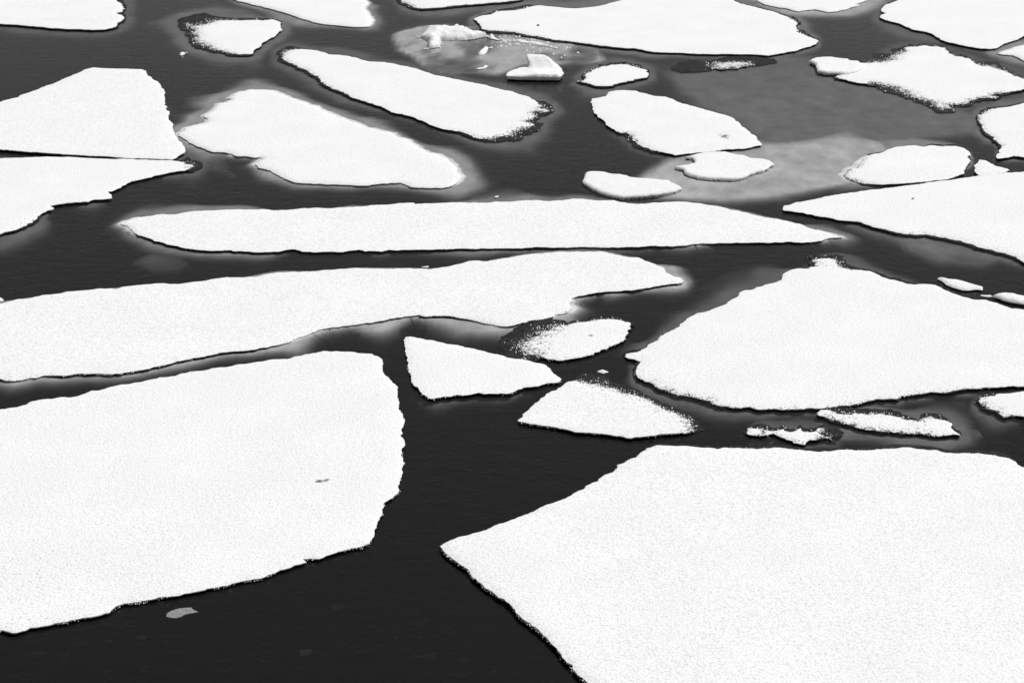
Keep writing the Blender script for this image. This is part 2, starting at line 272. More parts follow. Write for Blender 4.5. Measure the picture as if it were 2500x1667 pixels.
  snow="23.71,89.19 24.12,89.56 24.84,90.3 25.54,90.92 26.49,91.42 27.38,90.67 26.18,86.37 25.33,87.06 24.7,87.64 24.53,88.23 24.44,88.71 23.97,88.95",
  ice="23.82,89.5,0.03,1 24.19,89.77,0.03,1 24.91,90.5,0.03,1 25.61,91.12,0.03,1 26.55,91.62,0.03,1 27.43,90.91,0.03,1 26.28,86.74,0.03,1 25.44,87.46,0.03,1 24.81,88.05,0.03,1 24.65,88.64,0.03,1 24.56,89.12,0.03,1 24.09,89.35,0.03,1",
  shelf="22.67,90.05 24.71,96.01 26.35,97.89 27.44,98.74 28.97,99.13 29.68,94.81 26.53,84.51 24.52,83.41 23.54,84.03 23.32,84.71 23.15,85.03 22.41,85.66",
  cracks=[]),
 'diamond': dict(rough=1.5, fuzz=1, glow=0.115, palemelt=0, fb=0.7, spots=[],
  snow="16.9,86.95 17.14,86.83 17.51,87.41 17.75,87.29 18.11,87.53 18.5,88.47 18.91,88.95 19.27,89.68 19.6,90.3 19.82,90.54 20.18,90.47 20.56,90.72 20.82,90.42 21.14,90.42 21.36,90.17 21.33,89.07 21.55,88.35 21.84,88.23 22.07,87.64 22.17,87.18 22.17,86.71 22.48,86.49 22.86,86.14 22.95,85.47 23.22,84.91 23.46,84.25 23.72,83.88 24.22,83.28 24.45,82.64 23.83,81.81 23.16,81.7 22.74,81.4 22.24,80.99 21.78,80.89 21.46,80.58 21.75,80.18 21.51,79.98 21,79.89 20.49,79.75 20.14,79.3 19.76,79.1 19.38,79.1 19.06,78.52 18.73,78.33 18.58,78.52 18.44,79.2 18.24,79.59 18.07,80.18 17.88,80.68 17.74,81.19 17.54,81.7 17.23,82.12 16.92,82.33 16.6,82.75 16.2,82.75 15.87,82.85 15.58,83.17 15.33,83.49 15.03,84.14 15.1,85.47 15.59,86.6 16.25,87.11",
  ice="16.95,87.18,0.06,0 17.26,87.5,0.04,0 17.76,88.94,0.01,0 18.04,89.17,0.01,0 18.33,89.32,0.01,0 18.67,90.21,0.01,0 19.07,90.43,0.01,0 19.37,90.57,0.03,0 19.69,90.86,0.05,0 19.92,91.14,0.05,0 20.3,91.07,0.05,0 20.69,91.32,0.05,0 20.96,91.02,0.05,0 21.29,91.01,0.05,0 21.52,90.73,0.05,0 21.49,89.61,0.05,0 21.7,88.91,0.05,0 21.99,88.8,0.05,0 22.23,88.19,0.05,0 22.34,87.7,0.05,0 22.37,87.38,0.04,0 22.75,87.44,0.02,0 23.18,87.22,0.02,0 23.24,86.38,0.02,0 23.43,85.56,0.04,0 23.62,84.77,0.05,0 23.88,84.4,0.05,0 24.39,83.76,0.05,0 24.59,82.87,0.05,0 23.86,81.77,0.05,0 23.16,81.63,0.05,0 22.73,81.26,0.04,0 22.21,80.73,0.02,0 21.79,80.62,0.02,0 21.66,80.73,0.02,0 21.95,80.32,0.02,0 21.52,79.72,0.02,0 20.95,79.57,0.02,0 20.45,79.44,0.02,0 20.11,78.99,0.02,0 19.73,78.79,0.02,0 19.36,78.76,0.01,0 19.02,78.06,0.01,0 18.61,77.77,0.01,0 18.41,78,0.01,0 18.25,78.7,0.01,0 18.05,79.09,0.01,0 17.88,79.68,0.01,0 17.67,80.11,0.01,0 17.48,80.45,0.01,0 17.29,80.85,0.01,0 16.99,81.22,0.01,0 16.7,81.41,0.01,0 16.46,82.12,0.01,0 16.17,82.61,0.04,0 15.89,82.95,0.06,0 15.59,83.27,0.06,0 15.3,83.43,0.05,0 14.87,83.99,0.01,0 14.95,86.05,0.01,0 15.68,87.7,0.01,0 16.34,87.67,0.05,0",
  shelf="17.19,88.54 17.8,90.75 18.37,92.77 18.65,93.42 18.83,93.41 19.06,94.09 19.41,94.04 19.75,93.89 20.17,94.28 20.54,94.75 21.03,94.75 21.49,95.03 21.81,94.69 22.22,94.61 22.47,94.02 22.42,92.72 22.67,92.25 22.96,92.17 23.21,91.37 23.29,90.68 23.36,90.54 23.79,90.85 24.23,90.59 24.26,89.62 24.44,88.75 24.61,87.92 24.89,87.49 25.46,86.34 25.13,83.7 23.99,81.02 23.01,80.47 22.51,79.98 22.02,79.34 21.85,79.48 21.94,80.62 22.22,80.21 21.54,78.54 20.75,78.1 20.23,77.97 19.91,77.56 19.53,77.32 19.16,77.19 18.76,76.31 18.19,75.81 17.87,76.13 17.65,76.91 17.43,77.31 17.26,77.89 17.05,78.29 16.88,78.59 16.71,78.87 16.45,79.14 16.22,79.37 16.08,80.35 15.93,81.46 15.89,83.01 15.58,83.39 15.19,83.37 14.44,83.61 14.73,87 15.77,90.34 16.57,89.11",
  cracks=[]),
 'rightedge': dict(rough=1, fuzz=1, glow=0.207, palemelt=0, fb=0.7, spots=[],
  snow="20.61,77.85 21.06,78.14 21.6,78.43 22.17,78.81 22.49,79.1 23.34,79.59 24.61,79 22.23,70.59 20.89,70.43 20.27,70.51 19.88,70.67 19.51,70.43 19.19,70.28 19.29,70.75 19.49,71.23 19.57,71.88 19.69,72.21 19.73,72.7 19.67,73.38 19.65,74.06 19.64,74.58 19.65,75.11 19.82,76.01 20.08,76.92 20.31,77.29",
  ice="20.72,78.46,0.04,0 21.15,78.54,0.05,0 21.67,78.72,0.06,0 22.25,79.1,0.06,0 22.56,79.39,0.06,0 23.42,79.89,0.06,0 24.71,79.25,0.06,0 22.28,70.67,0.06,0 20.91,70.48,0.06,0 20.28,70.55,0.06,0 19.89,70.71,0.06,0 19.53,70.47,0.06,0 19.2,70.34,0.06,0 19.3,70.89,0.06,0 19.5,71.42,0.05,0 19.54,72.11,0.04,0 19.63,72.37,0.03,0 19.64,72.72,0.03,0 19.58,73.32,0.03,0 19.56,74.01,0.03,0 19.55,74.57,0.03,0 19.57,75.2,0.03,0 19.77,76.29,0.03,0 20.11,77.43,0.03,0 20.39,77.94,0.03,0",
  shelf="21.36,82.87 21.87,82.26 22.34,81.79 22.9,82.01 23.29,82.35 24.37,82.85 25.61,81.02 22.62,70.68 20.86,69.72 20.11,69.72 19.7,69.87 19.27,69.68 18.87,70 19.14,71.35 19.38,72.14 19.33,72.72 19.29,72.59 19.07,72.27 18.97,72.51 18.92,73.09 18.76,73.6 18.67,74.7 19.08,77.14 19.8,80.22 20.66,82.15",
  cracks=[]),
 'leftpoly': dict(rough=0.6, fuzz=0.25, glow=0.23, palemelt=0, fb=0.9, spots=[],
  snow="-23.26,77.37 -22.51,79.18 -22.3,79.67 -21.96,80.07 -21.89,80.57 -21.58,81.28 -21.28,82.11 -20.96,82.84 -20.62,84.02 -20.31,84.9 -20.07,85.46 -19.84,85.8 -19.3,85.68 -18.51,85.62 -17.4,85.46 -17.2,85.17 -16.97,84.35 -16.6,83.59 -16.26,83.06 -16.04,82.53 -15.9,81.9 -15.72,81.59 -15.58,81.08 -15.57,80.57 -15.35,79.77 -15.32,79.18 -15.05,78.31 -14.95,77.84 -14.8,77.56 -14.7,77 -14.65,76.54 -14.5,76.08 -14.28,75.45 -14.23,74.92 -14.06,74.3 -13.79,73.53 -13.53,72.77 -13.31,72.11 -13.08,71.37 -13.07,71.05 -13.17,70.65 -13.28,70.26 -13.37,70.02 -13.72,70.1 -14.38,70.18 -15.26,70.26 -16.16,70.49 -16.83,70.57 -17.98,70.89 -18.89,71.1 -19.81,71.29 -20.51,71.48 -21.71,71.7",
  ice="-23.28,77.52,0.08,0 -22.53,79.3,0.08,0 -22.32,79.79,0.08,0 -21.99,80.19,0.08,0 -21.92,80.69,0.08,0 -21.6,81.4,0.08,0 -21.31,82.22,0.08,0 -20.98,82.96,0.08,0 -20.65,84.14,0.08,0 -20.33,85.02,0.08,0 -20.1,85.57,0.08,0 -19.86,85.91,0.08,0 -19.33,85.79,0.08,0 -18.54,85.73,0.08,0 -17.44,85.57,0.08,0 -17.24,85.3,0.08,0 -17.01,84.49,0.08,0 -16.64,83.72,0.08,0 -16.3,83.19,0.08,0 -16.08,82.68,0.08,0 -15.95,82.05,0.08,0 -15.77,81.75,0.08,0 -15.64,81.27,0.08,0 -15.63,80.78,0.08,0 -15.42,79.98,0.08,0 -15.38,79.37,0.08,0 -15.1,78.48,0.08,0 -14.99,77.99,0.08,0 -14.85,77.72,0.08,0 -14.75,77.18,0.08,0 -14.7,76.71,0.08,0 -14.55,76.24,0.08,0 -14.33,75.62,0.08,0 -14.28,75.09,0.08,0 -14.11,74.46,0.08,0 -13.83,73.67,0.08,0 -13.57,72.91,0.08,0 -13.35,72.26,0.08,0 -13.14,71.55,0.08,0 -13.12,71.27,0.08,0 -13.23,70.89,0.08,0 -13.33,70.5,0.08,0 -13.42,70.26,0.08,0 -13.77,70.34,0.08,0 -14.43,70.42,0.08,0 -15.31,70.5,0.08,0 -16.22,70.74,0.08,0 -16.88,70.82,0.08,0 -18.04,71.14,0.08,0 -18.96,71.35,0.08,0 -19.88,71.54,0.08,0 -20.58,71.73,0.08,0 -21.76,71.92,0.08,0",
  shelf=None,
  cracks=[]),
 'leftsecond': dict(rough=1, fuzz=0.7, glow=0.149, palemelt=0, fb=0.7, spots=[],
  snow="-21.32,70.28 -20.21,70.31 -19.59,70.4 -18.53,70.48 -17.22,70.4 -16.34,70.28 -15.67,70.15 -15.03,70.2 -14.14,70.04 -13.49,70 -13.04,69.84 -12.79,69.62 -12.58,69.27 -12.58,68.89 -12.67,68.62 -13.01,68.39 -13.36,68.02 -13.72,67.73 -14.11,67.36 -14.43,67.07 -14.59,66.64 -14.71,66.21 -14.89,65.86 -15.12,65.82 -14.85,65.38 -14.74,64.97 -15.04,64.83 -15.34,64.74 -15.52,64.49 -15.9,64.38 -16.27,64.25 -16.61,64.02 -16.73,63.96 -16.54,63.63 -16.73,63.37 -16.82,62.98 -16.81,62.53 -16.89,62.08 -17.02,61.65 -17.23,61.28 -17.47,61.03 -17.74,60.73 -18.5,59.95",
  ice="-21.39,70.45,0.06,0 -20.24,70.42,0.06,0 -19.61,70.47,0.06,0 -18.55,70.55,0.06,0 -17.24,70.47,0.06,0 -16.35,70.34,0.06,0 -15.68,70.22,0.06,0 -15.05,70.26,0.06,0 -14.16,70.11,0.06,0 -13.52,70.1,0.06,0 -13.07,70.03,0.06,0 -12.83,70.73,0.01,0 -12.22,69.95,0.01,0 -12.35,68.64,0.01,0 -12.66,68.67,0.06,0 -13.02,68.47,0.06,0 -13.39,68.18,0.06,0 -13.77,67.92,0.06,0 -14.16,67.56,0.06,0 -14.48,67.26,0.06,0 -14.64,66.83,0.06,0 -14.76,66.4,0.06,0 -14.94,66.05,0.06,0 -15.17,65.97,0.06,0 -14.89,65.5,0.06,0 -14.8,65.13,0.06,0 -15.07,64.98,0.06,0 -15.35,64.81,0.06,0 -15.54,64.56,0.06,0 -15.94,64.53,0.06,0 -16.31,64.43,0.06,0 -16.66,64.2,0.06,0 -16.79,64.11,0.06,0 -16.59,63.78,0.06,0 -16.75,63.45,0.06,0 -16.77,62.97,0.04,0 -16.73,62.49,0.02,0 -16.82,62.02,0.02,0 -16.95,61.55,0.02,0 -17.19,61.21,0.03,0 -17.47,61.04,0.05,0 -17.75,60.77,0.06,0 -18.54,60.02,0.06,0",
  shelf="-22.94,73.01 -21.27,73.47 -19.93,71.62 -18.79,71.48 -17.46,71.4 -16.56,71.27 -15.88,71.14 -15.24,71.19 -14.38,71.25 -14.01,73.25 -13.55,74.51 -12.69,75.11 -11.23,71.31 -11.04,66.88 -11.66,65.8 -12.37,66.06 -13.05,66.89 -13.74,67.94 -14.18,67.78 -14.49,67.51 -14.66,67.11 -14.78,66.69 -14.93,66.36 -15.24,66.57 -15,66.17 -14.76,65.51 -14.63,63.94 -14.77,62.77 -14.99,62.52 -15.62,63.35 -16.3,64.47 -16.68,64.47 -16.87,64.64 -16.62,64.25 -16.26,62.95 -15.96,61.62 -15.69,60.57 -15.74,59.78 -15.93,59.1 -16.22,58.62 -16.57,58.34 -17.16,58.02 -18.91,58.56",
  cracks=[]),
 'leftlens': dict(rough=0.7, fuzz=0.25, glow=0.437, palemelt=0.15, fb=0.7, spots=[],
  snow="-13.82,74.06 -13.65,74.58 -13.68,75.02 -13.37,75.38 -12.91,75.92 -12.94,76.46 -13.22,77.01 -13.12,77.29 -12.9,78.04 -12.86,78.71 -12.92,79.1 -12.56,79.3 -12.32,79.98 -12.63,80.08 -12.26,81.29 -11.98,81.4 -11.83,81.7 -11.57,81.6 -11.28,81.64 -10.77,81.5 -10.35,80.89 -9.94,80.28 -9.49,79.69 -9.17,79.39 -8.93,78.91 -8.57,78.71 -8.33,78.14 -7.84,77.48 -7.53,77.11 -7.16,76.64 -6.7,76.1 -6.39,75.65 -6.04,75.02 -5.78,74.9 -5.35,74.5 -4.92,74.15 -4.71,73.63 -4.28,73.12 -4.07,72.62 -3.78,72.12 -3.54,71.63 -3.35,71.23 -2.99,70.99 -2.63,70.43 -2.4,69.89 -2.21,69.35 -2.15,68.59 -2.05,68.32 -1.94,67.8 -1.98,67.22 -2.1,66.86 -2.37,66.5 -2.65,66.36 -3.06,66.36 -3.47,66.38 -3.8,66.5 -4.02,66.78 -4.21,67.07 -4.53,67 -4.93,66.88 -5.34,66.74 -5.74,66.68 -6.16,66.74 -6.57,66.78 -6.99,66.86 -7.4,66.88 -7.82,66.93 -8.16,67.03 -8.48,67.36 -8.77,67.73 -9.04,68.17 -9.26,68.62 -9.53,68.81 -9.86,69.04 -10.09,69.5 -9.97,69.89 -9.78,70.43 -9.97,70.56 -10.22,70.51 -10.59,70.67 -11.03,70.75 -11.16,71.07 -11.54,71.31 -11.95,71.39 -12.36,71.8 -12.78,72.21 -13.12,72.7 -13.48,73.29 -13.73,73.72",
  ice="-13.84,74.3,0.03,1 -13.68,74.79,0.03,1 -13.7,75.21,0.03,1 -13.4,75.56,0.03,1 -12.93,76.12,0.03,1 -12.97,76.72,0.03,1 -13.24,77.26,0.03,1 -13.14,77.5,0.03,1 -12.92,78.25,0.03,1 -12.88,78.93,0.03,1 -12.94,79.31,0.03,1 -12.58,79.5,0.03,1 -12.34,80.25,0.03,1 -12.65,80.35,0.03,1 -12.28,81.49,0.03,1 -12.01,81.58,0.03,1 -11.85,81.89,0.03,1 -11.59,81.79,0.03,1 -11.31,81.83,0.03,1 -10.8,81.69,0.03,1 -10.38,81.08,0.03,1 -9.97,80.47,0.03,1 -9.52,79.88,0.03,1 -9.2,79.58,0.03,1 -8.96,79.09,0.03,1 -8.6,78.9,0.03,1 -8.36,78.33,0.03,1 -7.87,77.66,0.03,1 -7.55,77.29,0.03,1 -7.18,76.83,0.03,1 -6.72,76.28,0.03,1 -6.41,75.83,0.03,1 -6.06,75.2,0.03,1 -5.8,75.08,0.03,1 -5.37,74.67,0.03,1 -4.94,74.33,0.03,1 -4.73,73.82,0.03,1 -4.3,73.31,0.03,1 -4.09,72.8,0.03,1 -3.8,72.31,0.03,1 -3.56,71.81,0.03,1 -3.37,71.41,0.03,1 -3.01,71.16,0.03,1 -2.64,70.61,0.03,1 -2.41,70.07,0.03,1 -2.23,69.54,0.03,1 -2.17,68.78,0.03,1 -2.08,68.52,0.03,1 -1.96,68.03,0.03,1 -2.01,67.48,0.03,1 -2.12,67.14,0.03,1 -2.39,66.79,0.03,1 -2.67,66.65,0.03,1 -3.08,66.65,0.03,1 -3.49,66.68,0.03,1 -3.82,66.79,0.03,1 -4.04,67.07,0.03,1 -4.22,67.36,0.03,1 -4.55,67.29,0.03,1 -4.96,67.18,0.03,1 -5.36,67.03,0.03,1 -5.77,66.98,0.03,1 -6.18,67.03,0.03,1 -6.6,67.08,0.03,1 -7.02,67.15,0.03,1 -7.43,67.18,0.03,1 -7.85,67.22,0.03,1 -8.19,67.32,0.03,1 -8.51,67.65,0.03,1 -8.8,68.02,0.03,1 -9.06,68.46,0.03,1 -9.29,68.92,0.03,1 -9.57,69.11,0.03,1 -9.89,69.33,0.03,1 -10.1,69.74,0.03,1 -9.98,70.09,0.03,1 -9.79,70.69,0.03,1 -10,70.87,0.03,1 -10.26,70.83,0.03,1 -10.63,70.98,0.03,1 -11.07,71.06,0.03,1 -11.2,71.38,0.03,1 -11.59,71.63,0.03,1 -12,71.71,0.03,1 -12.41,72.11,0.03,1 -12.82,72.52,0.03,1 -13.17,73.02,0.03,1 -13.53,73.61,0.03,1 -13.77,74.01,0.03,1",
  shelf="-15.48,75.92 -15.56,78.89 -15.54,80.58 -15.25,81.28 -14.79,80.32 -14.56,78.71 -14.87,79.6 -15.09,82.01 -14.82,83.2 -14.67,83.33 -14.83,84.21 -14.57,84.11 -13.91,82.43 -13.95,82.41 -13.4,85.22 -12.67,85.04 -12.37,85.21 -12.04,85.12 -11.68,85.16 -11.06,84.92 -10.56,84.14 -10.11,83.48 -9.65,82.88 -9.31,82.52 -9.05,82.01 -8.66,81.76 -8.4,81.1 -7.92,80.49 -7.61,80.13 -7.24,79.64 -6.74,79.03 -6.42,78.53 -6.1,77.95 -5.86,77.88 -5.39,77.42 -4.9,76.93 -4.64,76.31 -4.18,75.73 -3.96,75.16 -3.66,74.65 -3.43,74.15 -3.26,73.84 -2.87,73.91 -2.3,74.27 -1.6,74.67 -1,74 -0.79,72.86 -0.54,71.83 -0.37,68.92 -0.59,65.44 -1.15,63.33 -1.83,62.57 -2.41,63.18 -2.99,64.42 -3.48,65.14 -3.88,65.32 -4.13,65.57 -4.24,65.79 -4.47,65.74 -4.84,65.87 -5.27,66.06 -5.7,66.1 -6.11,66 -6.52,65.9 -6.93,65.93 -7.34,65.9 -7.76,65.71 -8.15,65.49 -8.56,65.68 -8.94,66.09 -9.22,66.56 -9.38,66.89 -9.66,67.03 -10.3,67.71 -11.06,70.07 -11.31,71.58 -10.71,70.44 -10.18,68.29 -10.04,67.84 -10.42,68 -10.98,68.2 -11.14,68.53 -11.42,68.65 -11.78,68.7 -12.25,69.09 -12.75,69.4 -13.21,69.76 -13.86,70.64 -14.72,72.66",
  cracks=[]),
 'midlong': dict(rough=1, fuzz=0.8, glow=0.172, palemelt=0, fb=0.7, spots=[],
  snow="-11.24,88.95 -11.08,89.44 -10.91,89.8 -10.49,89.93 -9.94,89.8 -9.48,89.48 -9.12,89.07 -8.98,88.76 -8.45,88.71 -7.95,88.47 -7.5,88.12 -7.19,87.57 -6.86,87.25 -6.27,87.11 -5.73,86.83 -5.18,86.33 -4.64,85.8 -4.09,85.13 -3.56,84.47 -3.03,84.03 -2.52,83.6 -2,83.07 -1.34,82.54 -0.74,81.91 0,81.29 0.24,80.89 0.49,80.58 0.73,80.28 0.92,79.69 1.1,79.3 1.26,78.81 1.35,78.33 1.56,78.14 1.74,77.76 1.36,77.67 1.08,77.76 0.94,77.29 0.84,76.74 0.7,76.37 0.51,76.01 0.87,75.65 0.78,75.29 0.46,74.93 0.32,74.41 0,73.98 -0.22,73.8 -0.67,73.46 -1.12,73.38 -1.48,73.63 -1.8,73.98 -2.12,74.24 -2.49,74.58 -2.96,74.93 -3.34,75.29 -3.74,76.01 -4.03,76.37 -4.24,76.74 -4.53,77.01 -5.02,77.38 -5.32,77.67 -5.44,78.04 -5.7,78.52 -6.06,78.91 -6.59,79.59 -7.02,80.08 -7.46,80.79 -7.92,81.5 -8.34,82.33 -8.77,83.17 -9.15,84.03 -9.49,84.91 -9.93,85.69 -10.41,86.71 -10.8,87.41 -11.09,88.12",
  ice="-11.56,89.74,0.01,0 -11.36,90.78,0.01,0 -11.08,90.97,0.02,0 -10.55,90.4,0.05,0 -9.96,89.96,0.06,0 -9.5,89.64,0.06,0 -9.14,89.23,0.06,0 -9,88.91,0.06,0 -8.46,88.86,0.06,0 -7.97,88.63,0.06,0 -7.51,88.27,0.06,0 -7.21,87.73,0.06,0 -6.87,87.4,0.06,0 -6.28,87.26,0.06,0 -5.74,86.98,0.06,0 -5.19,86.48,0.06,0 -4.65,85.95,0.06,0 -4.1,85.28,0.06,0 -3.56,84.62,0.06,0 -3.04,84.18,0.06,0 -2.52,83.75,0.06,0 -2.01,83.21,0.06,0 -1.35,82.68,0.06,0 -0.74,82.05,0.06,0 -0,81.44,0.06,0 0.24,81.03,0.06,0 0.49,80.73,0.06,0 0.73,80.42,0.06,0 0.92,79.83,0.06,0 1.13,79.63,0.05,0 1.36,79.58,0.02,0 1.47,79.35,0.01,0 1.71,79.09,0.01,0 1.94,77.96,0.01,0 1.43,77.31,0.01,0 1.16,77.2,0.01,0 1.15,76.58,0.01,0 1.09,75.92,0.01,0 0.99,75.7,0.01,0 0.9,76.18,0.01,0 1.27,75.89,0.01,0 1.06,74.6,0.01,0 0.65,73.99,0.01,0 0.49,73.44,0.01,0 0.11,73.08,0.01,0 -0.17,73.18,0.01,0 -0.65,72.99,0.01,0 -1.12,72.99,0.01,0 -1.5,73.4,0.02,0 -1.82,73.81,0.03,0 -2.15,74.07,0.03,0 -2.51,74.49,0.04,0 -2.97,74.99,0.06,0 -3.35,75.45,0.06,0 -3.74,76.17,0.06,0 -4.04,76.53,0.06,0 -4.24,76.9,0.06,0 -4.54,77.18,0.06,0 -5.03,77.55,0.06,0 -5.33,77.83,0.06,0 -5.44,78.21,0.06,0 -5.72,78.6,0.06,0 -6.08,78.87,0.05,0 -6.61,79.49,0.04,0 -7.04,79.98,0.04,0 -7.49,80.67,0.04,0 -7.96,81.34,0.03,0 -8.39,82.15,0.03,0 -8.82,83.01,0.03,0 -9.21,83.86,0.03,0 -9.55,84.7,0.02,0 -9.99,85.45,0.02,0 -10.46,86.46,0.02,0 -10.88,87.15,0.02,0 -11.28,88.08,0.01,0",
  shelf="-12.89,92.02 -12.74,96.17 -12,96.67 -11.1,95.12 -10.29,93.83 -9.72,93.2 -9.3,92.63 -9.18,92.38 -8.68,92.43 -8.15,92.16 -7.65,91.7 -7.33,91.11 -7.01,90.86 -6.43,90.73 -5.86,90.42 -5.26,89.84 -4.67,89.25 -4.1,88.52 -3.56,87.84 -3.03,87.4 -2.49,86.94 -1.96,86.37 -1.27,85.81 -0.64,85.13 0.15,84.44 0.42,83.97 0.69,83.62 0.97,83.17 1.22,82.63 1.62,83.09 2.06,83.94 2.36,84.48 2.95,83.13 3.07,77.73 2.14,73.79 1.72,72.9 1.94,72.36 2.15,71.98 2.37,72.76 2.42,75.08 2.81,74.72 2.35,71.42 1.54,69.52 1.14,68.71 0.57,68.56 0.08,69.23 -0.54,69.58 -1.13,70.06 -1.59,71.06 -1.94,71.86 -2.25,72.25 -2.61,72.91 -3.07,73.82 -3.46,74.56 -3.87,75.35 -4.16,75.7 -4.35,76.02 -4.62,76.24 -5.13,76.63 -5.47,77.06 -5.61,77.48 -5.86,77.6 -6.18,77.55 -6.7,77.99 -7.14,78.42 -7.62,78.94 -8.11,79.37 -8.58,80.04 -9.05,80.83 -9.46,81.47 -9.8,81.83 -10.2,82.2 -10.68,83.12 -11.3,84.26 -12.17,87.03",
  cracks=[]),
 'fishshape': dict(rough=1, fuzz=0.7, glow=0.115, palemelt=0, fb=0.7, spots=[(8.71, 73.55, 0.3, 0.57, 0.75)],
  snow="3.5,79.89 3.77,80.08 4.13,80.38 4.31,80.75 4.36,81.19 4.67,81.5 5.06,81.44 5.55,81.36 5.72,80.99 6,80.83 6.31,80.42 6.79,80.28 7.1,79.89 7.42,79.2 7.86,78.71 8.28,78.14 8.7,77.57 9.2,77.01 9.42,76.46 9.6,75.65 9.71,75.02 9.88,74.5 9.97,73.8 10.06,73.04 10.17,72.54 10.11,72.21 9.65,71.88 9.19,71.72 8.66,71.63 8.28,71.39 7.82,71.15 7.39,71.1 6.94,70.99 6.49,70.75 6.17,71.07 5.88,71.31 5.6,71.63 5.37,72.12 5.09,72.54 4.94,73.04 4.84,73.55 4.6,74.06 4.35,74.41 4.1,74.85 3.97,75.47 3.95,76.1 3.72,76.74 3.61,77.29 3.52,77.95 3.54,78.62 3.48,79.1",
  ice="3.52,79.99,0.06,0 3.79,80.16,0.06,0 4.14,80.46,0.06,0 4.33,80.83,0.06,0 4.38,81.28,0.06,0 4.68,81.57,0.06,0 5.06,81.5,0.06,0 5.55,81.42,0.06,0 5.72,81.06,0.06,0 6,80.89,0.06,0 6.32,80.49,0.06,0 6.79,80.35,0.06,0 7.1,79.95,0.06,0 7.42,79.27,0.06,0 7.86,78.78,0.06,0 8.28,78.21,0.06,0 8.7,77.64,0.06,0 9.2,77.08,0.06,0 9.42,76.54,0.06,0 9.6,75.73,0.06,0 9.71,75.1,0.06,0 9.88,74.58,0.06,0 9.97,73.89,0.06,0 10.06,73.13,0.06,0 10.17,72.66,0.06,0 10.12,72.39,0.06,0 9.67,72.09,0.06,0 9.22,71.93,0.06,0 8.68,71.85,0.06,0 8.31,71.6,0.06,0 7.85,71.36,0.06,0 7.41,71.31,0.06,0 6.96,71.2,0.06,0 6.51,70.96,0.06,0 6.17,71.13,0.06,0 5.85,71.18,0.03,0 5.54,71.42,0.02,0 5.3,71.92,0.02,0 4.99,72.32,0.01,0 4.8,72.73,0.01,0 4.69,73.15,0.01,0 4.51,73.78,0.01,0 4.32,74.37,0.04,0 4.09,74.95,0.06,0 3.96,75.58,0.06,0 3.94,76.21,0.06,0 3.72,76.85,0.06,0 3.6,77.41,0.06,0 3.52,78.09,0.06,0 3.56,78.78,0.06,0 3.51,79.26,0.06,0",
  shelf="3.46,81.11 3.78,81.45 4.14,81.77 4.32,82.1 4.38,82.58 4.72,82.95 5.15,82.9 5.66,82.81 5.84,82.43 6.13,82.26 6.44,81.85 6.93,81.71 7.25,81.3 7.58,80.59 8.02,80.1 8.45,79.51 8.88,78.93 9.39,78.34 9.62,77.76 9.82,76.91 9.93,76.26 10.1,75.72 10.2,74.99 10.29,74.16 10.4,73.48 10.32,72.74 9.76,72.11 9.26,71.9 8.71,71.82 8.34,71.58 7.87,71.33 7.43,71.28 6.97,71.17 6.44,70.32 6.05,70.41 5.66,70.24 5.31,70.38 5.04,70.91 4.7,71.37 4.51,71.89 4.4,72.25 4.24,72.81 4.08,73.63 3.84,74.53 3.72,75.52 3.68,76.13 3.42,76.64 3.31,77.38 3.28,78.42 3.33,79.31 3.28,80.11",
  cracks=[]),
 'smalloval': dict(rough=1.2, fuzz=0.9, glow=0.196, palemelt=0, fb=0.7, spots=[],
  snow="2.93,83.28 3.26,83.39 3.32,84.14 3.57,84.91 3.9,85.47 4.24,86.14 4.56,86.26 4.68,86.65 5.09,86.6 5.41,86.71 5.7,86.37 6.04,85.92 6.26,85.35 6.38,84.91 6.28,84.14 5.8,83.82 5.42,83.39 5.04,82.75 4.61,82.33 4.22,82.33 3.87,82.33 3.64,82.64 3.4,82.96 3.11,83.17",
  ice="2.89,83.18,0.04,0 3.19,83.78,0.04,0 3.27,84.65,0.04,0 3.54,85.48,0.04,0 3.89,86.09,0.04,0 4.24,86.79,0.04,0 4.56,86.9,0.04,0 4.69,87.3,0.04,0 5.12,87.27,0.04,0 5.46,87.39,0.04,0 5.77,87.03,0.04,0 6.11,86.55,0.04,0 6.35,85.93,0.04,0 6.5,85.26,0.04,0 6.35,84.13,0.04,0 5.83,83.7,0.04,0 5.44,83.26,0.04,0 5.05,82.63,0.04,0 4.62,82.2,0.04,0 4.21,82.19,0.04,0 3.85,82.2,0.04,0 3.61,82.52,0.04,0 3.37,82.83,0.04,0 3.09,83.04,0.04,0",
  shelf="2.09,80.45 2.14,85.31 2.56,88.48 3.02,90.6 3.58,91.84 4.06,92.89 4.45,93.04 4.7,93.66 5.37,93.86 5.96,93.98 6.47,93.38 7.02,92.47 7.52,90.65 7.63,86.93 7.11,82.38 6.13,80.39 5.57,79.72 5.12,79.05 4.59,78.53 4.04,78.48 3.56,78.53 3.25,78.9 3.01,79.18 2.68,79.41",
  cracks=[]),
 'darkslush': dict(rough=1, fuzz=1.5, glow=0.23, palemelt=0, fb=0.7, spots=[],
  snow="9.48,86.26 9.81,86.95 10.18,87.06 10.71,87.06 11.09,87.18 11.37,86.95 11.15,86.37 10.59,86.03 10.04,85.69 9.64,85.8",
  ice="7.62,86.31,0.01,0 7.96,87.22,0.01,0 8.44,87.92,0.01,0 8.96,87.92,0.01,0 9.34,87.46,0.01,0 9.75,87.92,0.01,0 10.34,88.51,0.01,0 11.17,88.75,0.01,0 11.95,88.63,0.01,0 12.68,88.16,0.01,0 12.7,87.46,0.01,0 11.98,86.76,0.01,0 11.14,86.31,0.01,0 10.33,85.97,0.01,0 9.52,85.63,0.01,0 8.72,85.29,0.01,0 8.1,85.29,0.01,0 7.73,85.74,0.01,0",
  shelf=None,
  cracks=[]),
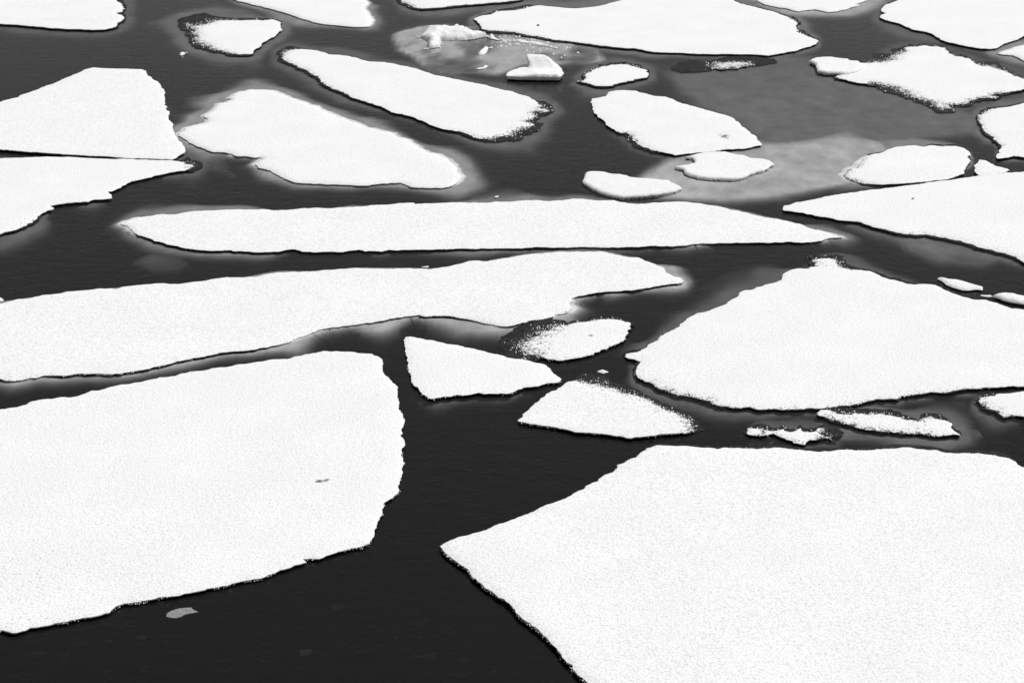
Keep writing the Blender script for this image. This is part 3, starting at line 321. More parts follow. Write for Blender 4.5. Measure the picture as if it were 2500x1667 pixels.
 'rightoval': dict(rough=1, fuzz=1, glow=0.345, palemelt=0.6, fb=0.7, spots=[],
  snow="13.6,69.65 13.89,70.28 14.29,70.83 14.81,71.31 15.36,71.88 15.84,72.12 16.3,72.21 16.62,72.04 16.97,72.24 17.36,72.01 17.91,72.12 18.19,71.8 18.28,71.23 18.21,70.83 18.02,70.51 18.07,69.96 17.88,69.35 17.61,68.89 17.41,68.32 17.12,68.02 16.84,67.73 16.57,67.43 16.12,67.29 15.67,67.07 15.22,66.93 14.59,66.86 13.96,66.78 13.36,66.88 13.11,67.07 12.87,67.36 12.75,67.65 12.69,68.02 12.87,68.32 12.97,68.66 13.33,69.04",
  ice="13.64,70.01,0.03,0.94 13.93,70.63,0.04,0.69 14.33,71.11,0.05,0.31 14.84,71.44,0.06,0.06 15.38,71.95,0.06,0 15.86,72.19,0.06,0 16.32,72.27,0.06,0 16.64,72.15,0.06,0 17.01,72.45,0.06,0 17.42,72.27,0.06,0 17.98,72.39,0.06,0 18.26,72.04,0.06,0 18.35,71.43,0.06,0 18.27,70.97,0.06,0 18.09,70.66,0.06,0 18.14,70.11,0.06,0 17.95,69.45,0.05,0 17.67,68.93,0.04,0 17.47,68.32,0.04,0 17.15,67.98,0.04,0 16.86,67.68,0.04,0 16.59,67.43,0.05,0 16.15,67.4,0.06,0 15.71,67.27,0.06,0 15.27,67.12,0.06,0 14.63,67.06,0.06,0.06 14.01,67.01,0.05,0.31 13.41,67.09,0.04,0.69 13.13,67.2,0.03,0.94 12.87,67.45,0.03,1 12.75,67.77,0.03,1 12.69,68.25,0.03,1 12.89,68.64,0.03,1 13,69.02,0.03,1 13.37,69.4,0.03,1",
  shelf="13.51,77.1 14.05,78.03 14.79,77.86 15.4,76.35 15.92,75.53 16.46,75.49 16.98,75.55 17.3,75.24 17.63,75.28 18.04,74.89 18.67,74.93 19.03,74.27 19.02,72.85 18.8,71.83 18.52,71.37 18.59,70.72 18.33,69.77 17.89,69.29 17.63,68.62 17.28,68.2 16.97,67.86 16.68,67.62 16.24,67.61 15.78,67.47 15.33,67.33 14.69,67.25 13.9,66.4 12.98,65.16 12.16,63.37 11.35,62.7 10.77,64.19 10.86,68.42 11.73,72.82 12.5,75.24 13.13,76.32",
  cracks=[]),
 'smalltriangle': dict(rough=1.2, fuzz=0.25, glow=0.23, palemelt=0, fb=0.9, spots=[],
  snow="17.89,68.49 18.13,69.4 18.38,70.02 18.53,69.94 18.74,69.56 18.92,69.1 19.19,68.79 19.3,68.49 18.82,68.15 18.33,67.85 17.95,67.66 17.89,67.93 17.83,68.22",
  ice="17.94,68.66,0.08,0 18.17,69.57,0.08,0 18.42,70.19,0.08,0 18.58,70.11,0.08,0 18.78,69.72,0.08,0 18.97,69.26,0.08,0 19.23,68.95,0.08,0 19.34,68.66,0.08,0 18.86,68.33,0.08,0 18.37,68.03,0.08,0 17.99,67.84,0.08,0 17.93,68.1,0.08,0 17.88,68.4,0.08,0",
  shelf=None,
  cracks=[]),
 'rightwedge': dict(rough=0.6, fuzz=0.7, glow=0.138, palemelt=0, fb=0.7, spots=[],
  snow="9.82,63.69 9.89,64.02 10.1,64.16 10.29,64.38 10.59,64.49 10.99,64.76 11.43,65.03 12.09,65.38 12.75,65.72 13.41,65.98 14.06,66.21 14.73,66.5 15.4,66.78 16.08,67.07 16.75,67.32 17.45,67.65 18.16,68.02 18.84,68.24 19.73,68.42 21.59,69.07 18.53,57.56 17.61,56.79 17.22,57.34 16.96,57.72 16.83,58.22 16.63,58.56 16.4,58.85 16.09,59.08 15.79,59.36 15.6,59.66 15.31,60.01 15,60.31 14.68,60.55 14.35,60.79 14.04,60.73 13.71,60.79 13.37,60.97 13.05,61.28 12.7,61.46 12.45,61.77 12.3,62.02 12.06,62.15 11.76,62.21 11.48,62.4 11.13,62.66 10.81,62.81 10.46,63.11 10.1,63.33 9.81,63.46",
  ice="9.86,63.82,0.06,0 9.91,64.11,0.06,0 10.12,64.23,0.06,0 10.31,64.45,0.06,0 10.6,64.56,0.06,0 11,64.83,0.06,0 11.45,65.1,0.06,0 12.1,65.44,0.06,0 12.77,65.79,0.06,0 13.42,66.04,0.06,0 14.08,66.28,0.06,0 14.75,66.56,0.06,0 15.42,66.85,0.06,0 16.1,67.14,0.06,0 16.77,67.38,0.06,0 17.47,67.72,0.06,0 18.18,68.09,0.06,0 18.86,68.31,0.06,0 19.74,68.49,0.06,0 21.6,69.16,0.06,0 18.56,57.69,0.06,0 17.65,56.95,0.06,0 17.24,57.41,0.06,0 16.93,57.69,0.04,0 16.78,58.15,0.02,0 16.58,58.47,0.02,0 16.36,58.75,0.02,0 16.05,58.97,0.02,0 15.75,59.26,0.02,0 15.55,59.56,0.02,0 15.26,59.9,0.02,0 14.96,60.2,0.02,0 14.64,60.43,0.02,0 14.32,60.67,0.02,0 14.01,60.61,0.02,0 13.68,60.67,0.02,0 13.34,60.87,0.03,0 13.02,61.22,0.04,0 12.68,61.43,0.04,0 12.43,61.74,0.04,0 12.28,61.98,0.04,0 12.05,62.12,0.04,0 11.76,62.21,0.05,0 11.48,62.42,0.05,0 11.14,62.7,0.06,0 10.83,62.94,0.06,0 10.5,63.29,0.06,0 10.14,63.51,0.06,0 9.85,63.62,0.06,0",
  shelf="9.91,64.48 9.99,64.88 10.23,65.05 10.43,65.29 10.73,65.4 11.13,65.67 11.58,65.95 12.25,66.3 12.93,66.65 13.59,66.9 14.25,67.15 14.93,67.43 15.61,67.72 16.3,68.02 16.98,68.27 17.69,68.61 18.41,68.98 19.1,69.21 20.01,69.39 21.9,70 18.8,58.17 17.76,57.15 17.11,57.08 16.66,57.15 16.44,57.43 16.24,57.66 16.02,57.83 15.64,57.82 15.23,57.78 14.97,57.85 14.67,58.1 14.39,58.32 14.09,58.41 13.79,58.46 13.49,58.3 13.15,58.41 12.84,58.89 12.6,59.64 12.31,60.13 12.07,60.52 11.96,60.79 11.81,61.14 11.61,61.62 11.49,62.55 11.16,62.92 10.85,63.17 10.51,63.51 10.13,63.75 9.83,64.03",
  cracks=["14.63,64.772 14.71,64.813 14.782,64.772 14.696,64.704"]),
 'longstrip': dict(rough=0.6, fuzz=0.25, glow=0.287, palemelt=0.3, fb=0.55, spots=[],
  snow="-13.79,62.02 -13.71,62.34 -13.5,62.62 -13.07,62.85 -12.56,63.04 -12.1,63.08 -11.82,63.26 -11.38,63.43 -10.79,63.43 -10.3,63.56 -9.83,63.63 -9.24,63.63 -8.85,63.6 -8.44,63.5 -7.99,63.63 -7.53,63.76 -7.1,63.79 -6.65,63.69 -6.27,63.83 -5.81,63.92 -5.41,63.96 -5.15,64.13 -4.64,64.18 -4.17,64.29 -3.86,64.43 -3.56,64.43 -3.51,64.29 -2.98,64.32 -2.58,64.4 -2.19,64.49 -1.59,64.43 -0.99,64.43 -0.6,64.59 0,64.63 0.4,64.7 0.96,64.72 1.44,64.63 1.84,64.76 2.32,64.94 2.6,64.9 2.8,64.76 3.27,64.7 3.76,64.76 3.94,64.49 4.29,64.36 4.76,64.29 5.29,64.49 5.78,64.56 6.3,64.56 6.87,64.33 7.21,64.13 7.51,63.96 7.87,63.63 8.23,63.37 8.59,63.11 9.12,62.66 9.41,62.53 9.83,62.19 10.17,61.9 10.49,61.46 10.82,61.16 11.15,60.85 11.4,60.49 11.16,60.43 10.85,60.35 10.59,60.13 10.26,59.95 9.88,59.9 9.52,59.95 9.13,59.84 8.75,59.78 8.38,59.84 7.82,59.78 7.26,59.78 6.62,59.78 6.25,59.72 5.94,59.57 5.38,59.52 4.82,59.49 4.26,59.4 3.51,59.37 2.96,59.4 2.41,59.43 1.85,59.35 1.29,59.33 0.74,59.37 0.37,59.25 0,59.25 -0.37,59.31 -0.92,59.25 -1.48,59.2 -2.03,59.14 -2.76,59.08 -3.5,59.02 -4.16,59.06 -4.41,58.91 -4.63,58.97 -4.96,58.91 -5.19,59.06 -5.52,58.97 -5.68,58.79 -6.06,58.87 -6.61,58.85 -7.05,58.87 -7.33,59.08 -7.62,59.06 -7.89,58.85 -8.33,58.83 -8.62,58.83 -9,58.91 -9.56,58.99 -10.11,58.94 -10.68,59.06 -11.07,59.22 -11.49,59.49 -11.92,59.84 -12.21,60.01 -12.5,60.37 -12.77,60.59 -13.08,60.83 -13.3,61.22 -13.45,61.59",
  ice="-13.8,62.17,0.03,1 -13.72,62.44,0.03,0.94 -13.51,62.71,0.04,0.69 -13.09,62.93,0.04,0.31 -12.57,63.1,0.05,0.06 -12.11,63.12,0.05,0 -11.83,63.3,0.05,0 -11.38,63.47,0.05,0 -10.79,63.47,0.05,0 -10.3,63.6,0.05,0 -9.84,63.67,0.05,0 -9.25,63.67,0.05,0 -8.85,63.64,0.05,0 -8.45,63.54,0.05,0 -7.99,63.67,0.05,0 -7.53,63.8,0.05,0 -7.1,63.82,0.05,0 -6.66,63.73,0.05,0 -6.28,63.86,0.05,0 -5.81,63.96,0.05,0 -5.42,64,0.05,0 -5.15,64.17,0.05,0 -4.64,64.22,0.05,0 -4.17,64.33,0.05,0 -3.86,64.46,0.05,0 -3.57,64.47,0.05,0 -3.52,64.33,0.05,0 -2.98,64.36,0.05,0 -2.59,64.44,0.05,0 -2.19,64.53,0.05,0 -1.59,64.46,0.05,0 -0.99,64.46,0.05,0 -0.6,64.62,0.05,0 0,64.66,0.05,0 0.4,64.73,0.05,0 0.96,64.76,0.05,0 1.44,64.66,0.05,0 1.84,64.8,0.05,0 2.33,64.98,0.05,0 2.6,64.94,0.05,0 2.8,64.8,0.05,0 3.27,64.73,0.05,0 3.76,64.8,0.05,0 3.94,64.53,0.05,0 4.29,64.4,0.05,0 4.77,64.33,0.05,0 5.3,64.53,0.05,0 5.78,64.6,0.05,0 6.3,64.6,0.05,0 6.87,64.37,0.05,0 7.21,64.17,0.05,0 7.51,64,0.05,0 7.87,63.67,0.05,0 8.23,63.41,0.05,0 8.59,63.15,0.05,0 9.12,62.7,0.05,0 9.42,62.57,0.05,0 9.83,62.23,0.05,0 10.18,61.94,0.05,0.06 10.5,61.52,0.04,0.31 10.83,61.23,0.04,0.69 11.16,60.95,0.03,0.94 11.41,60.64,0.03,1 11.19,60.62,0.03,1 10.88,60.54,0.03,0.94 10.61,60.31,0.04,0.69 10.29,60.11,0.04,0.31 9.9,60.04,0.05,0.06 9.54,60.1,0.05,0 9.15,59.98,0.05,0 8.77,59.92,0.05,0 8.4,59.98,0.05,0 7.83,59.92,0.05,0.06 7.28,59.94,0.04,0.31 6.64,59.96,0.04,0.69 6.26,59.91,0.03,0.88 5.95,59.74,0.04,0.69 5.39,59.68,0.04,0.31 4.83,59.63,0.05,0.06 4.27,59.55,0.05,0.06 3.52,59.53,0.04,0.31 2.97,59.58,0.04,0.62 2.41,59.6,0.04,0.62 1.85,59.5,0.04,0.31 1.3,59.48,0.05,0.06 0.74,59.51,0.05,0 0.37,59.4,0.05,0.06 0,59.41,0.04,0.25 -0.37,59.47,0.04,0.38 -0.93,59.41,0.04,0.25 -1.48,59.34,0.05,0.06 -2.03,59.28,0.05,0 -2.77,59.22,0.05,0 -3.5,59.16,0.05,0 -4.17,59.2,0.05,0 -4.42,59.05,0.05,0 -4.64,59.11,0.05,0 -4.97,59.05,0.05,0 -5.2,59.2,0.05,0 -5.53,59.11,0.05,0 -5.7,58.93,0.05,0 -6.07,59.01,0.05,0 -6.62,58.99,0.05,0 -7.06,59.01,0.05,0 -7.35,59.22,0.05,0 -7.64,59.2,0.05,0 -7.91,58.99,0.05,0 -8.35,58.97,0.05,0 -8.64,58.97,0.05,0 -9.02,59.05,0.05,0 -9.58,59.13,0.05,0 -10.13,59.08,0.05,0 -10.7,59.2,0.05,0 -11.09,59.36,0.05,0 -11.51,59.62,0.05,0 -11.94,59.95,0.05,0 -12.23,60.11,0.05,0 -12.52,60.47,0.05,0.06 -12.79,60.7,0.04,0.31 -13.1,60.96,0.04,0.69 -13.33,61.38,0.03,0.94 -13.48,61.76,0.03,1",
  shelf="-15.19,62.99 -15.55,66.45 -14.89,67.53 -14.03,67.03 -13.21,66.18 -12.58,65.5 -12.23,65.4 -11.76,65.54 -11.14,65.54 -10.64,65.73 -10.17,65.95 -9.56,65.98 -9.12,65.74 -8.57,64.48 -8.1,64.55 -7.64,64.68 -7.2,64.71 -6.75,64.61 -6.36,64.75 -5.89,64.84 -5.5,64.88 -5.23,65.06 -4.71,65.11 -4.23,65.22 -3.91,65.36 -3.6,65.35 -3.55,65.22 -3.02,65.25 -2.62,65.4 -2.27,66.69 -1.66,66.89 -1.05,66.92 -0.64,66.99 -0.02,66.99 0.4,67.07 0.98,67.1 1.47,67 1.88,67.13 2.4,67.33 2.72,67.32 2.94,67.28 3.44,67.2 3.94,67.01 4.11,66.49 4.37,65.38 4.84,65.32 5.37,65.52 5.87,65.58 6.4,65.56 6.98,65.29 7.32,65.06 7.62,64.88 7.99,64.54 8.36,64.28 8.72,64.01 9.26,63.56 9.55,63.43 9.98,63.08 10.33,62.78 10.89,63.34 11.47,63.78 12.36,63.91 12.43,60.81 11.39,58.93 10.85,59.55 10.62,59.98 10.33,60.2 9.94,60.14 9.57,60.2 9.18,60.08 8.79,60.02 8.42,60.08 7.85,60.02 7.29,59.96 6.62,59.5 6.23,59.2 5.92,58.97 5.36,59.07 4.81,59.13 4.24,58.88 3.48,58.6 2.93,58.55 2.39,58.65 1.84,58.69 1.29,58.74 0.74,58.79 0.38,58.69 0,58.71 -0.36,58.67 -0.9,58.37 -1.44,58.18 -1.99,58.31 -2.74,58.6 -3.47,58.72 -4.12,58.58 -4.35,58.14 -4.59,58.2 -4.94,58.43 -5.21,59.24 -5.53,59.22 -5.7,59.04 -6.09,59.12 -6.65,59.1 -7.1,59.12 -7.37,59.27 -7.56,58.58 -7.77,58.04 -8.19,57.78 -8.5,57.72 -8.88,57.8 -9.44,57.92 -10.01,58 -10.61,58.21 -11.02,58.24 -11.43,58.16 -11.85,58.12 -12.15,58.1 -12.46,58.42 -12.77,58.73 -13.2,59.15 -13.64,59.67 -14.21,60.49",
  cracks=[]),
 'longleft': dict(rough=0.7, fuzz=0.25, glow=0.552, palemelt=0.35, fb=0.55, spots=[],
  snow="-16.72,53.39 -15.95,53.83 -15.74,54.07 -15.45,54.27 -15.13,54.37 -14.82,54.62 -14.39,54.72 -14.09,54.92 -13.67,55.02 -13.18,55.2 -12.63,55.2 -12.36,55.4 -11.93,55.54 -11.53,55.64 -11.2,55.74 -10.97,55.64 -10.69,55.61 -10.37,55.8 -10,55.92 -9.68,56.11 -9.24,56.27 -8.82,56.27 -8.3,56.34 -8.11,56.53 -7.85,56.69 -7.54,56.77 -6.94,56.8 -6.41,56.83 -6.06,56.94 -5.61,57.07 -5.19,57.15 -4.65,57.1 -3.93,57.12 -3.4,57.15 -2.68,57.12 -2.22,57.29 -1.87,57.51 -1.59,57.73 -1.45,57.95 -1.27,57.95 -0.9,57.89 -0.54,58 -0.18,58.19 0,58.31 0.37,58.49 0.91,58.65 1.47,58.83 2.2,58.83 2.75,58.87 2.94,58.93 3.12,58.87 3.37,58.65 3.65,58.45 3.93,58.26 4.22,58.23 4.41,57.89 4.62,57.73 4.78,57.45 4.98,57.23 5.08,56.75 5.21,56.59 5.27,56.37 5.44,56.3 5.49,55.9 5.46,55.74 5.17,55.64 4.88,55.54 4.52,55.38 4.16,55.18 3.81,55.08 3.28,54.97 2.94,54.92 2.58,54.77 2.34,54.62 2.06,54.55 1.93,54.32 1.87,54.07 1.79,53.98 1.86,53.68 1.92,53.49 1.85,53.25 1.68,53.06 1.44,52.91 1.23,52.68 0.93,52.49 0.6,52.35 0.26,52.16 0,51.98 -0.16,51.93 -0.43,51.98 -0.73,52.16 -0.96,52.35 -1.23,52.54 -1.56,52.63 -2,52.74 -2.44,52.77 -2.63,52.72 -2.84,52.91 -3.07,52.82 -3.36,52.68 -3.66,52.54 -3.94,52.35 -4.2,52.21 -4.52,52.12 -4.84,52.03 -5.17,51.93 -5.48,51.8 -5.73,51.66 -5.97,51.39 -6.2,51.12 -6.37,50.9 -6.59,50.59 -6.95,50.34 -7.18,50.17 -7.49,50.04 -7.63,49.91 -7.84,49.83 -8.24,49.77 -8.61,49.65 -8.89,49.44 -9.27,49.23 -9.7,48.98 -9.94,48.78 -10.17,48.65 -10.44,48.45 -10.76,48.33 -11.04,48.16 -11.24,48.12 -11.55,48.11 -11.92,48.11 -12.17,48.12 -12.46,48.04 -12.76,48 -12.97,48 -13.16,48.04 -13.39,47.96 -13.56,47.88 -13.77,47.76 -13.99,47.65 -14.17,47.65 -14.39,47.8 -15.15,47.65",
  ice="-16.72,53.45,0.05,0 -15.96,53.87,0.05,0 -15.75,54.11,0.05,0 -15.46,54.31,0.05,0 -15.14,54.41,0.05,0 -14.83,54.66,0.05,0 -14.4,54.76,0.05,0 -14.1,54.96,0.05,0 -13.68,55.06,0.05,0 -13.19,55.24,0.05,0 -12.64,55.24,0.05,0 -12.36,55.44,0.05,0 -11.94,55.57,0.05,0 -11.54,55.68,0.05,0 -11.21,55.78,0.05,0 -10.98,55.68,0.05,0 -10.69,55.65,0.05,0 -10.37,55.83,0.05,0 -10.01,55.96,0.05,0 -9.69,56.15,0.05,0 -9.25,56.31,0.05,0 -8.83,56.31,0.05,0 -8.31,56.38,0.05,0 -8.12,56.57,0.05,0 -7.85,56.73,0.05,0 -7.54,56.81,0.05,0 -6.94,56.84,0.05,0 -6.41,56.87,0.05,0 -6.06,56.98,0.05,0 -5.61,57.11,0.05,0 -5.19,57.18,0.05,0 -4.65,57.14,0.05,0 -3.94,57.16,0.05,0 -3.4,57.18,0.05,0 -2.68,57.16,0.05,0 -2.22,57.33,0.05,0 -1.87,57.55,0.05,0 -1.58,57.77,0.05,0 -1.45,57.99,0.05,0 -1.27,57.99,0.05,0 -0.9,57.93,0.05,0 -0.54,58.04,0.05,0 -0.18,58.23,0.05,0 0,58.34,0.05,0 0.37,58.52,0.05,0 0.92,58.68,0.05,0 1.47,58.87,0.05,0 2.2,58.87,0.05,0 2.76,58.91,0.05,0 2.94,58.97,0.05,0 3.12,58.91,0.05,0 3.37,58.68,0.05,0 3.65,58.49,0.05,0 3.93,58.3,0.05,0 4.22,58.27,0.05,0 4.41,57.93,0.05,0 4.62,57.77,0.05,0 4.78,57.49,0.05,0 4.97,57.28,0.05,0 5.08,56.79,0.05,0 5.21,56.63,0.05,0 5.26,56.42,0.05,0 5.43,56.35,0.05,0 5.48,55.98,0.05,0 5.46,55.86,0.05,0 5.18,55.77,0.05,0 4.89,55.67,0.05,0 4.53,55.51,0.05,0 4.17,55.31,0.05,0 3.82,55.2,0.05,0 3.29,55.1,0.05,0 2.94,55.05,0.05,0 2.59,54.9,0.05,0 2.34,54.75,0.05,0.06 2.06,54.69,0.04,0.31 1.93,54.47,0.04,0.69 1.87,54.23,0.03,0.94 1.78,54.11,0.03,1 1.85,53.8,0.03,1 1.91,53.61,0.03,1 1.84,53.4,0.03,1 1.68,53.22,0.03,1 1.44,53.08,0.03,1 1.23,52.84,0.03,0.94 0.93,52.64,0.04,0.69 0.59,52.48,0.04,0.31 0.26,52.29,0.04,0.12 -0,52.11,0.04,0.31 -0.17,52.08,0.04,0.69 -0.43,52.14,0.03,0.94 -0.73,52.33,0.03,1 -0.96,52.51,0.03,0.94 -1.23,52.69,0.04,0.69 -1.57,52.77,0.04,0.31 -2,52.87,0.05,0.06 -2.44,52.9,0.05,0.06 -2.64,52.86,0.04,0.31 -2.85,53.07,0.04,0.69 -3.08,52.98,0.03,0.88 -3.38,52.83,0.04,0.69 -3.67,52.67,0.04,0.38 -3.95,52.49,0.04,0.38 -4.21,52.36,0.04,0.69 -4.54,52.28,0.03,0.94 -4.86,52.19,0.03,1 -5.18,52.1,0.03,1 -5.5,51.96,0.03,1 -5.75,51.82,0.03,1 -5.99,51.55,0.03,1 -6.22,51.28,0.03,1 -6.39,51.05,0.03,1 -6.62,50.74,0.03,0.94 -6.97,50.49,0.04,0.69 -7.2,50.3,0.04,0.31 -7.51,50.16,0.05,0.06 -7.65,50.02,0.05,0 -7.86,49.94,0.05,0 -8.26,49.88,0.05,0 -8.63,49.77,0.05,0 -8.91,49.56,0.05,0 -9.29,49.34,0.05,0 -9.72,49.09,0.05,0 -9.97,48.89,0.05,0 -10.19,48.76,0.05,0 -10.47,48.56,0.05,0 -10.78,48.44,0.05,0 -11.06,48.27,0.05,0 -11.27,48.23,0.05,0 -11.57,48.22,0.05,0 -11.94,48.22,0.05,0 -12.19,48.23,0.05,0 -12.49,48.15,0.05,0 -12.78,48.12,0.05,0.06 -13,48.13,0.04,0.31 -13.2,48.18,0.04,0.69 -13.43,48.11,0.03,0.94 -13.6,48.03,0.03,1 -13.82,47.91,0.03,1 -14.03,47.79,0.03,0.94 -14.21,47.78,0.04,0.69 -14.43,47.92,0.04,0.31 -15.17,47.74,0.05,0.06",
  shelf="-17.37,54.46 -16.51,55.28 -15.96,54.8 -15.65,54.96 -15.33,55.07 -15.01,55.32 -14.58,55.42 -14.28,55.63 -13.84,55.73 -13.35,55.9 -12.79,55.9 -12.52,56.11 -12.08,56.25 -11.68,56.35 -11.34,56.46 -11.11,56.35 -10.82,56.32 -10.5,56.51 -10.13,56.64 -9.8,56.83 -9.36,56.99 -8.94,56.99 -8.41,57.06 -8.22,57.26 -7.95,57.42 -7.64,57.5 -7.03,57.53 -6.49,57.56 -6.14,57.67 -5.68,57.8 -5.25,57.88 -4.71,57.84 -3.98,57.86 -3.44,57.88 -2.72,57.88 -2.26,58.07 -1.91,58.31 -1.62,58.54 -1.48,58.77 -1.29,58.77 -0.92,58.71 -0.56,58.83 -0.19,59.02 -0.01,59.13 0.36,59.32 0.92,59.48 1.48,59.67 2.23,59.67 2.79,59.71 2.98,59.77 3.17,59.71 3.42,59.45 3.7,59.23 3.99,59.01 4.28,58.97 4.48,58.63 4.69,58.46 4.86,58.23 5.26,58.74 5.45,58.45 5.64,58.51 5.77,58.49 6.12,58.25 6.15,56.66 5.92,55.09 5.31,54.51 4.91,54.62 4.55,54.81 4.19,54.87 3.83,54.76 3.3,54.44 2.96,54.15 2.63,53.67 2.46,53.14 2.34,52.99 2.38,53.12 2.49,53.38 2.54,54.19 2.75,54.57 2.68,53.86 2.42,52.45 1.99,51.71 1.64,51.52 1.38,51.52 1.04,51.62 0.69,51.45 0.38,50.97 0.09,50.61 -0.15,50.58 -0.5,50.66 -0.86,50.71 -1.12,50.64 -1.35,50.57 -1.62,50.5 -1.99,50.53 -2.4,50.69 -2.61,51.24 -2.83,52.34 -3.05,52.72 -3.27,52.13 -3.44,51.11 -3.66,50.38 -3.92,50.19 -4.32,50.6 -4.75,51.4 -5.15,51.98 -5.46,51.87 -5.58,51.14 -5.6,50.05 -5.67,49.27 -5.84,49.03 -6.19,49.09 -6.7,49.4 -7.02,49.56 -7.34,49.49 -7.49,49.34 -7.71,49.24 -8.12,49.18 -8.47,49.08 -8.74,48.89 -9.1,48.69 -9.53,48.45 -9.77,48.25 -10,48.12 -10.28,47.92 -10.61,47.79 -10.9,47.63 -11.13,47.58 -11.44,47.56 -11.81,47.56 -12.05,47.58 -12.33,47.47 -12.61,47.3 -12.79,47.15 -12.95,47.14 -13.14,47.09 -13.29,47.03 -13.51,46.91 -13.77,46.77 -14.02,46.76 -14.43,47.06 -15.52,47.59",
  cracks=[]),
 'bigleft': dict(rough=0.7, fuzz=0.25, glow=0.23, palemelt=0, fb=0.75, spots=[(-11.09, 35.74, 2.7, 2.6, 0.28)],
  snow="-14.54,45.02 -13.82,45.58 -13.6,45.66 -13.42,45.74 -13.2,45.89 -13.09,46.12 -12.85,46.23 -12.6,46.3 -12.4,46.44 -12.15,46.42 -11.96,46.49 -11.78,46.65 -11.72,46.78 -11.62,46.88 -11.41,46.88 -11.29,46.99 -11.19,47.12 -10.92,47.26 -10.64,47.42 -10.31,47.58 -10.09,47.7 -9.95,47.82 -9.66,47.9 -9.38,48.06 -9.1,48.23 -8.8,48.28 -8.52,48.46 -8.14,48.58 -7.79,48.75 -7.34,48.91 -7.25,48.96 -6.93,49.16 -6.5,49.25 -6.3,49.42 -6,49.58 -5.67,49.73 -5.49,49.81 -5.17,49.8 -4.75,49.71 -4.27,49.58 -4.08,49.58 -3.89,49.42 -3.76,49.16 -3.73,48.91 -3.76,48.67 -3.65,48.34 -3.62,48.1 -3.48,47.7 -3.31,47.34 -3.22,47.07 -3.21,46.72 -3.1,46.3 -3.09,45.89 -3.02,45.52 -2.92,45.2 -2.84,44.8 -2.84,44.52 -2.87,44.24 -2.86,43.89 -2.79,43.55 -2.76,43.31 -2.8,43.11 -2.79,42.68 -2.71,42.22 -2.72,41.9 -2.74,41.65 -2.8,41.27 -2.82,40.9 -2.81,40.63 -2.94,40.3 -3.09,39.92 -3.14,39.38 -3.2,39.06 -3.25,38.72 -3.25,38.33 -3.28,38.06 -3.34,37.84 -3.44,37.75 -3.63,37.66 -3.85,37.55 -4.06,37.39 -4.22,37.26 -4.38,37.13 -4.53,37.17 -4.78,37.13 -4.69,36.97 -4.91,36.79 -5.25,36.56 -5.48,36.39 -5.56,36.29 -5.7,36.24 -5.75,36.21 -6.08,36.03 -6.26,35.91 -6.49,35.82 -6.72,35.74 -6.98,35.62 -7.27,35.48 -7.49,35.36 -7.73,35.36 -7.87,35.26 -8.1,35.21 -8.31,35.07 -8.52,34.95 -8.59,34.81 -8.67,34.65 -8.87,34.55 -9.08,34.46 -9.29,34.37 -9.5,34.29 -9.76,34.18 -9.97,34.1 -10.18,34.01 -10.27,33.89 -10.43,33.83 -10.55,33.82 -10.66,33.89 -10.71,33.92 -10.81,33.94 -11.51,34.01",
